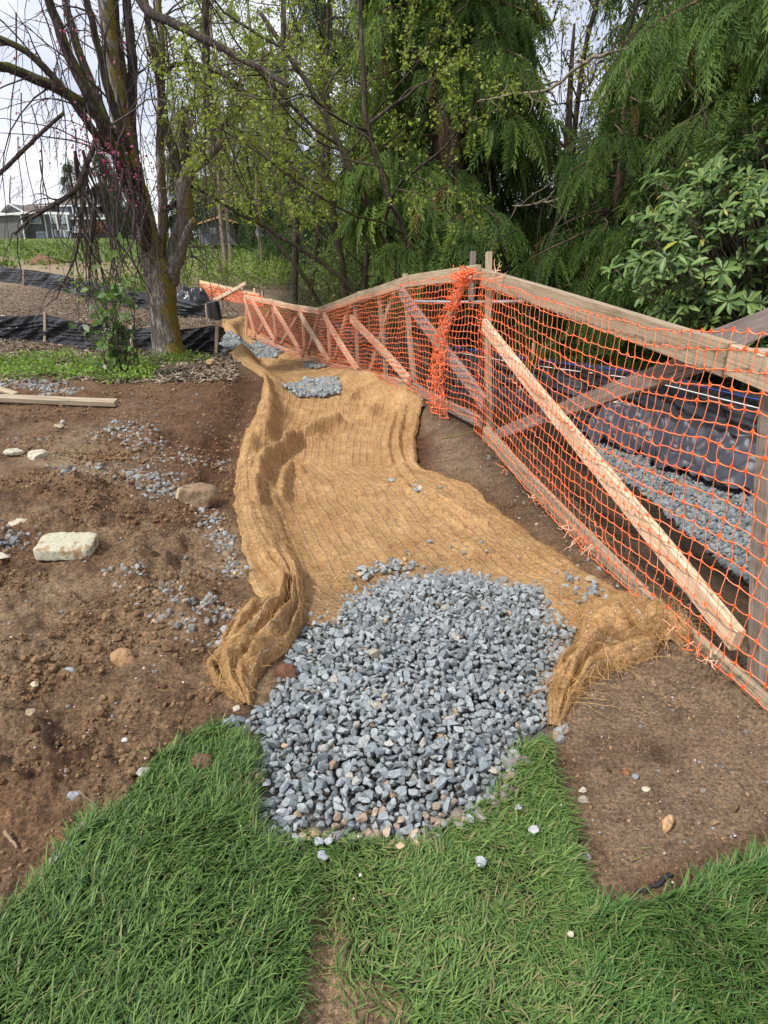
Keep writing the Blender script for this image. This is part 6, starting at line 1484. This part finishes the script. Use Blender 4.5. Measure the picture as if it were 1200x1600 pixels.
# ------------------------------------------------------------------ houses on the bank
M_SIDING = simple_mat('grey_siding', (.125, .128, .138), .8, True, 3, .85, 1.1)
M_ROOF = simple_mat('brown_shingle_roof', (.12, .095, .08), .9, True, 2, .7, 1.2)
M_WHITE = simple_mat('white_trim', (.74, .74, .74), .6, True, 3, .95, 1.05)
M_GLASS = simple_mat('window_glass', (.22, .27, .32), .12, True, 1, .8, 1.2, .6)
M_CEDARWOOD = simple_mat('orange_fascia', (.50, .27, .13), .7, True, 3)
def px_house():
    Y = 92.0
    def W(u, v, dy=0.0): return at(np.array(float(u)), np.array(float(v)), Y+dy)
    base = W(60, 378)
    root = thing('house', 'two-storey grey-sided house with white trim and brown hipped roof on the bank', 'house', base)
    gz = base[2]-2
    def block(name, u0, u1, vt, vb, y0, y1, m, parent=root, col=None):
        a, b = W(u0, 350, y0), W(u1, 350, y0); a[2], b[2] = W(u0, vt, y0)[2], W(u0, vb, y0)[2]; mb = MB()
        box(mb, ((a[0]+b[0])/2, Y+(y0+y1)/2, (a[2]+b[2])/2), (b[0]-a[0], y1-y0, a[2]-b[2]), col); return mb.obj(name, m, parent)
    def prism(name, pts, y0, y1, m, parent=root, col=None):
        f = np.array([[W(u, 350, y0)[0], Y+y0, W(u, v, y0)[2]] for u, v in pts]); k = f.copy(); k[:, 1] += y1-y0; n = len(pts)
        F = [np.array([np.arange(n)]), np.array([np.arange(n)[::-1]+n]), np.array([[i, (i+1) % n, (i+1) % n+n, i+n] for i in range(n)])]
        mb = MB(); mb.add(np.concatenate([f, k]), F, col); return mb.obj(name, m, parent)
    def hip(name, ue0, ur0, ur1, ue1, ve, vr, y0, y1, m, parent=root):
        ym = (y0+y1)/2
        e = [np.array([W(u, 350, y0)[0], Y+y0, W(u, ve, y0)[2]]) for u in (ue0, ue1)]; e += [e[1]+np.array([0, y1-y0, 0]), e[0]+np.array([0, y1-y0, 0])]
        r0, r1 = W(ur0, vr, y0), W(ur1, vr, y0); r0[0], r1[0] = W(ur0, 350, y0)[0], W(ur1, 350, y0)[0]; r0[1] = r1[1] = Y+ym
        V = np.array(e+[r0, r1]); mb = MB(); mb.add(V, [np.array([[0, 1, 5, 4], [2, 3, 4, 5]]), np.array([[1, 2, 5], [3, 0, 4]]), np.array([[3, 2, 1, 0]])]); return mb.obj(name, m, parent)
    def window(u0, u1, v0, v1, y, parent=root, bars=1):
        f = block('window', u0, u1, v0, v1, y-.12, y+.05, M_WHITE, parent)
        w = (u1-u0-1.6)/(bars+1)
        for i in range(bars+1):
            p = block('pane', u0+.8+i*w+.15, u0+.8+(i+1)*w-.15, v0+.9, v1-.9, y-.15, y-.11, M_GLASS, f)
        return f
    block('wall', -14, 35, 336, 380, -1.5, 8, M_SIDING, col=(1.15, 1.1, 1.0)); block('wall', 35.2, 110, 334, 380, 0, 8, M_SIDING)
    prism('gable', [(3, 332), (18, 318), (38, 331)], -1.4, 4, M_SIDING, col=(1.2, 1.2, 1.2))
    hip('roof', 2, 20, 52, 66, 331, 315, -1.6, 8.5, M_ROOF)
    prism('fascia', [(0, 334), (18, 319), (18, 317), (-2, 333)], -1.75, -1.55, M_WHITE); prism('fascia', [(18, 319), (38, 331), (40, 330.5), (18, 317)], -1.75, -1.55, M_WHITE)
    prism('fascia', [(-14, 338.5), (40, 334), (110, 335.5), (110, 331.5), (40, 330.5), (-14, 336)], -1.9, -1.55, M_WHITE)
    block('wall', 66, 150, 318, 334.5, 3, 10, M_SIDING, col=(1.3, 1.3, 1.3)); block('wall', 110.2, 165, 334, 380, 2.4, 10, M_SIDING, col=(.9, .85, .8))
    hip('roof', 60, 92, 128, 158, 321, 308, 2.6, 10.5, M_ROOF)
    prism('fascia', [(60, 322.5), (158, 322.5), (158, 320.5), (60, 320.5)], 2.3, 2.58, M_WHITE)
    for u0, u1 in ((41, 42.4), (33.5, 35), (70, 71.3), (79, 80.3), (88.5, 90), (105, 106.5)):
        block('trim_board', u0, u1, 335, 378, -.15 if u0 > 36 else -1.7, .0 if u0 > 36 else -1.5, M_WHITE)
    window(47, 65, 337, 349.5, 0, bars=2); window(80.6, 88.2, 337, 349, 0); window(97, 104.5, 337, 349.5, 0, bars=0)
    window(54, 69, 362, 376, 0); window(83, 93, 359, 370.5, 0, bars=0); window(97, 107.5, 360, 371, 0)
    window(97, 109, 323, 333, 3, bars=1); window(116, 126, 323, 334, 2.4, bars=1); window(145, 152, 326, 336, 2.4)
    window(109, 116, 346, 360, 2.4); window(120, 128, 346, 360, 2.4)
    b = block('balcony', 108, 165, 340, 342.5, .2, 2.4, M_WHITE)
    for u in (110, 119.5, 130, 141, 152, 163): block('baluster_post', u, u+.9, 334.5, 340, .25, .4, M_WHITE, b)
    b = block('balcony', 108, 132, 361, 363.5, .2, 2.4, M_WHITE)
    block('railing_glass', 108, 132, 353, 361, .25, .33, M_GLASS, b)
    for u in (109, 119.5, 130.5): block('baluster_post', u, u+1, 341, 361, .18, .4, M_WHITE, b)
px_house()
def small_house():
    Y = 60.0
    def W(u, v, dy=0.0): return at(np.array(float(u)), np.array(float(v)), Y+dy)
    root = thing('house', 'small dark grey gabled house with orange fascia behind the trees', 'house', W(335, 380))
    def pr(name, pts, y0, y1, m, parent=root, col=None):
        f = np.array([[W(u, 350, y0)[0], Y+y0, W(u, v, y0)[2]] for u, v in pts]); k = f.copy(); k[:, 1] += y1-y0; n = len(pts)
        F = [np.array([np.arange(n)]), np.array([np.arange(n)[::-1]+n]), np.array([[i, (i+1) % n, (i+1) % n+n, i+n] for i in range(n)])]
        mb = MB(); mb.add(np.concatenate([f, k]), F, col); return mb.obj(name, m, parent)
    pr('wall', [(309, 382), (366, 382), (366, 347), (341, 341), (309, 350)], 0, 7, M_SIDING, col=(1.1, 1.1, 1.2))
    pr('roof', [(304, 351.5), (341, 340.5), (372, 348.5), (372, 346.6), (341, 337.6), (304, 349.5)], -.6, 7.5, M_ROOF)
    pr('fascia', [(304, 352), (341, 341), (341, 338.6), (304, 350)], -.75, -.62, M_CEDARWOOD); pr('fascia', [(341, 341), (372, 349), (372, 347), (341, 338.6)], -.75, -.62, M_CEDARWOOD)
    f = pr('window', [(328, 356), (337, 356), (337, 366), (328, 366)], -.12, .03, M_WHITE); pr('pane', [(329, 357), (336, 357), (336, 365), (329, 365)], -.16, -.11, M_GLASS, f)
small_house()
def bank_wall():
    mb = MB(); Y = 40.; a, b = at(np.array(-40.), np.array(399.), Y), at(np.array(24.), np.array(408.), Y); n = 30
    root = thing('retaining_wall', 'low tan block retaining wall at the foot of the grassy bank', 'wall', (b[0]-1, Y, b[2]))
    z0 = float(macro(b[0]-1, Y))-.1; 
    for r in range(3):
        for c in range(8):
            mb = MB(); box(mb, (b[0]-.16-c*.33-(r % 2)*.16, Y+.02*math.sin(c*3+r), z0+.09+r*.185), (.32, .22, .18), np.array([.42, .34, .24])*U(.8, 1.2)); mb.obj('block', M_ROCK, root)
    root2 = thing('soil_pile', 'small heap of dumped brown soil at the foot of the grassy bank', 'soil pile', Gp(66, 412))
    c = Gp(66, 412); nn, m = 24, 24; A_, B_ = np.meshgrid(np.linspace(-1, 1, nn), np.linspace(-1, 1, m), indexing='ij'); r = np.clip(1-np.sqrt(A_**2+B_**2), 0, 1)
    X, Yy = c[0]+A_*.9, c[1]+B_*.8; Z = macro(X, Yy)-.03+.5*np.sqrt(r)*(1+.45*perlin(A_*3, B_*3, 4)); i = np.arange(nn-1)[:, None]*m+np.arange(m-1)[None, :]
    mb = MB(); mb.add(np.stack([X, Yy, Z], -1).reshape(-1, 3), np.stack([i, i+1, i+m+1, i+m], -1).reshape(-1, 4), np.array([.19, .115, .07]), 0, True); mb.obj('soil', M_CLOD, root2)
bank_wall()
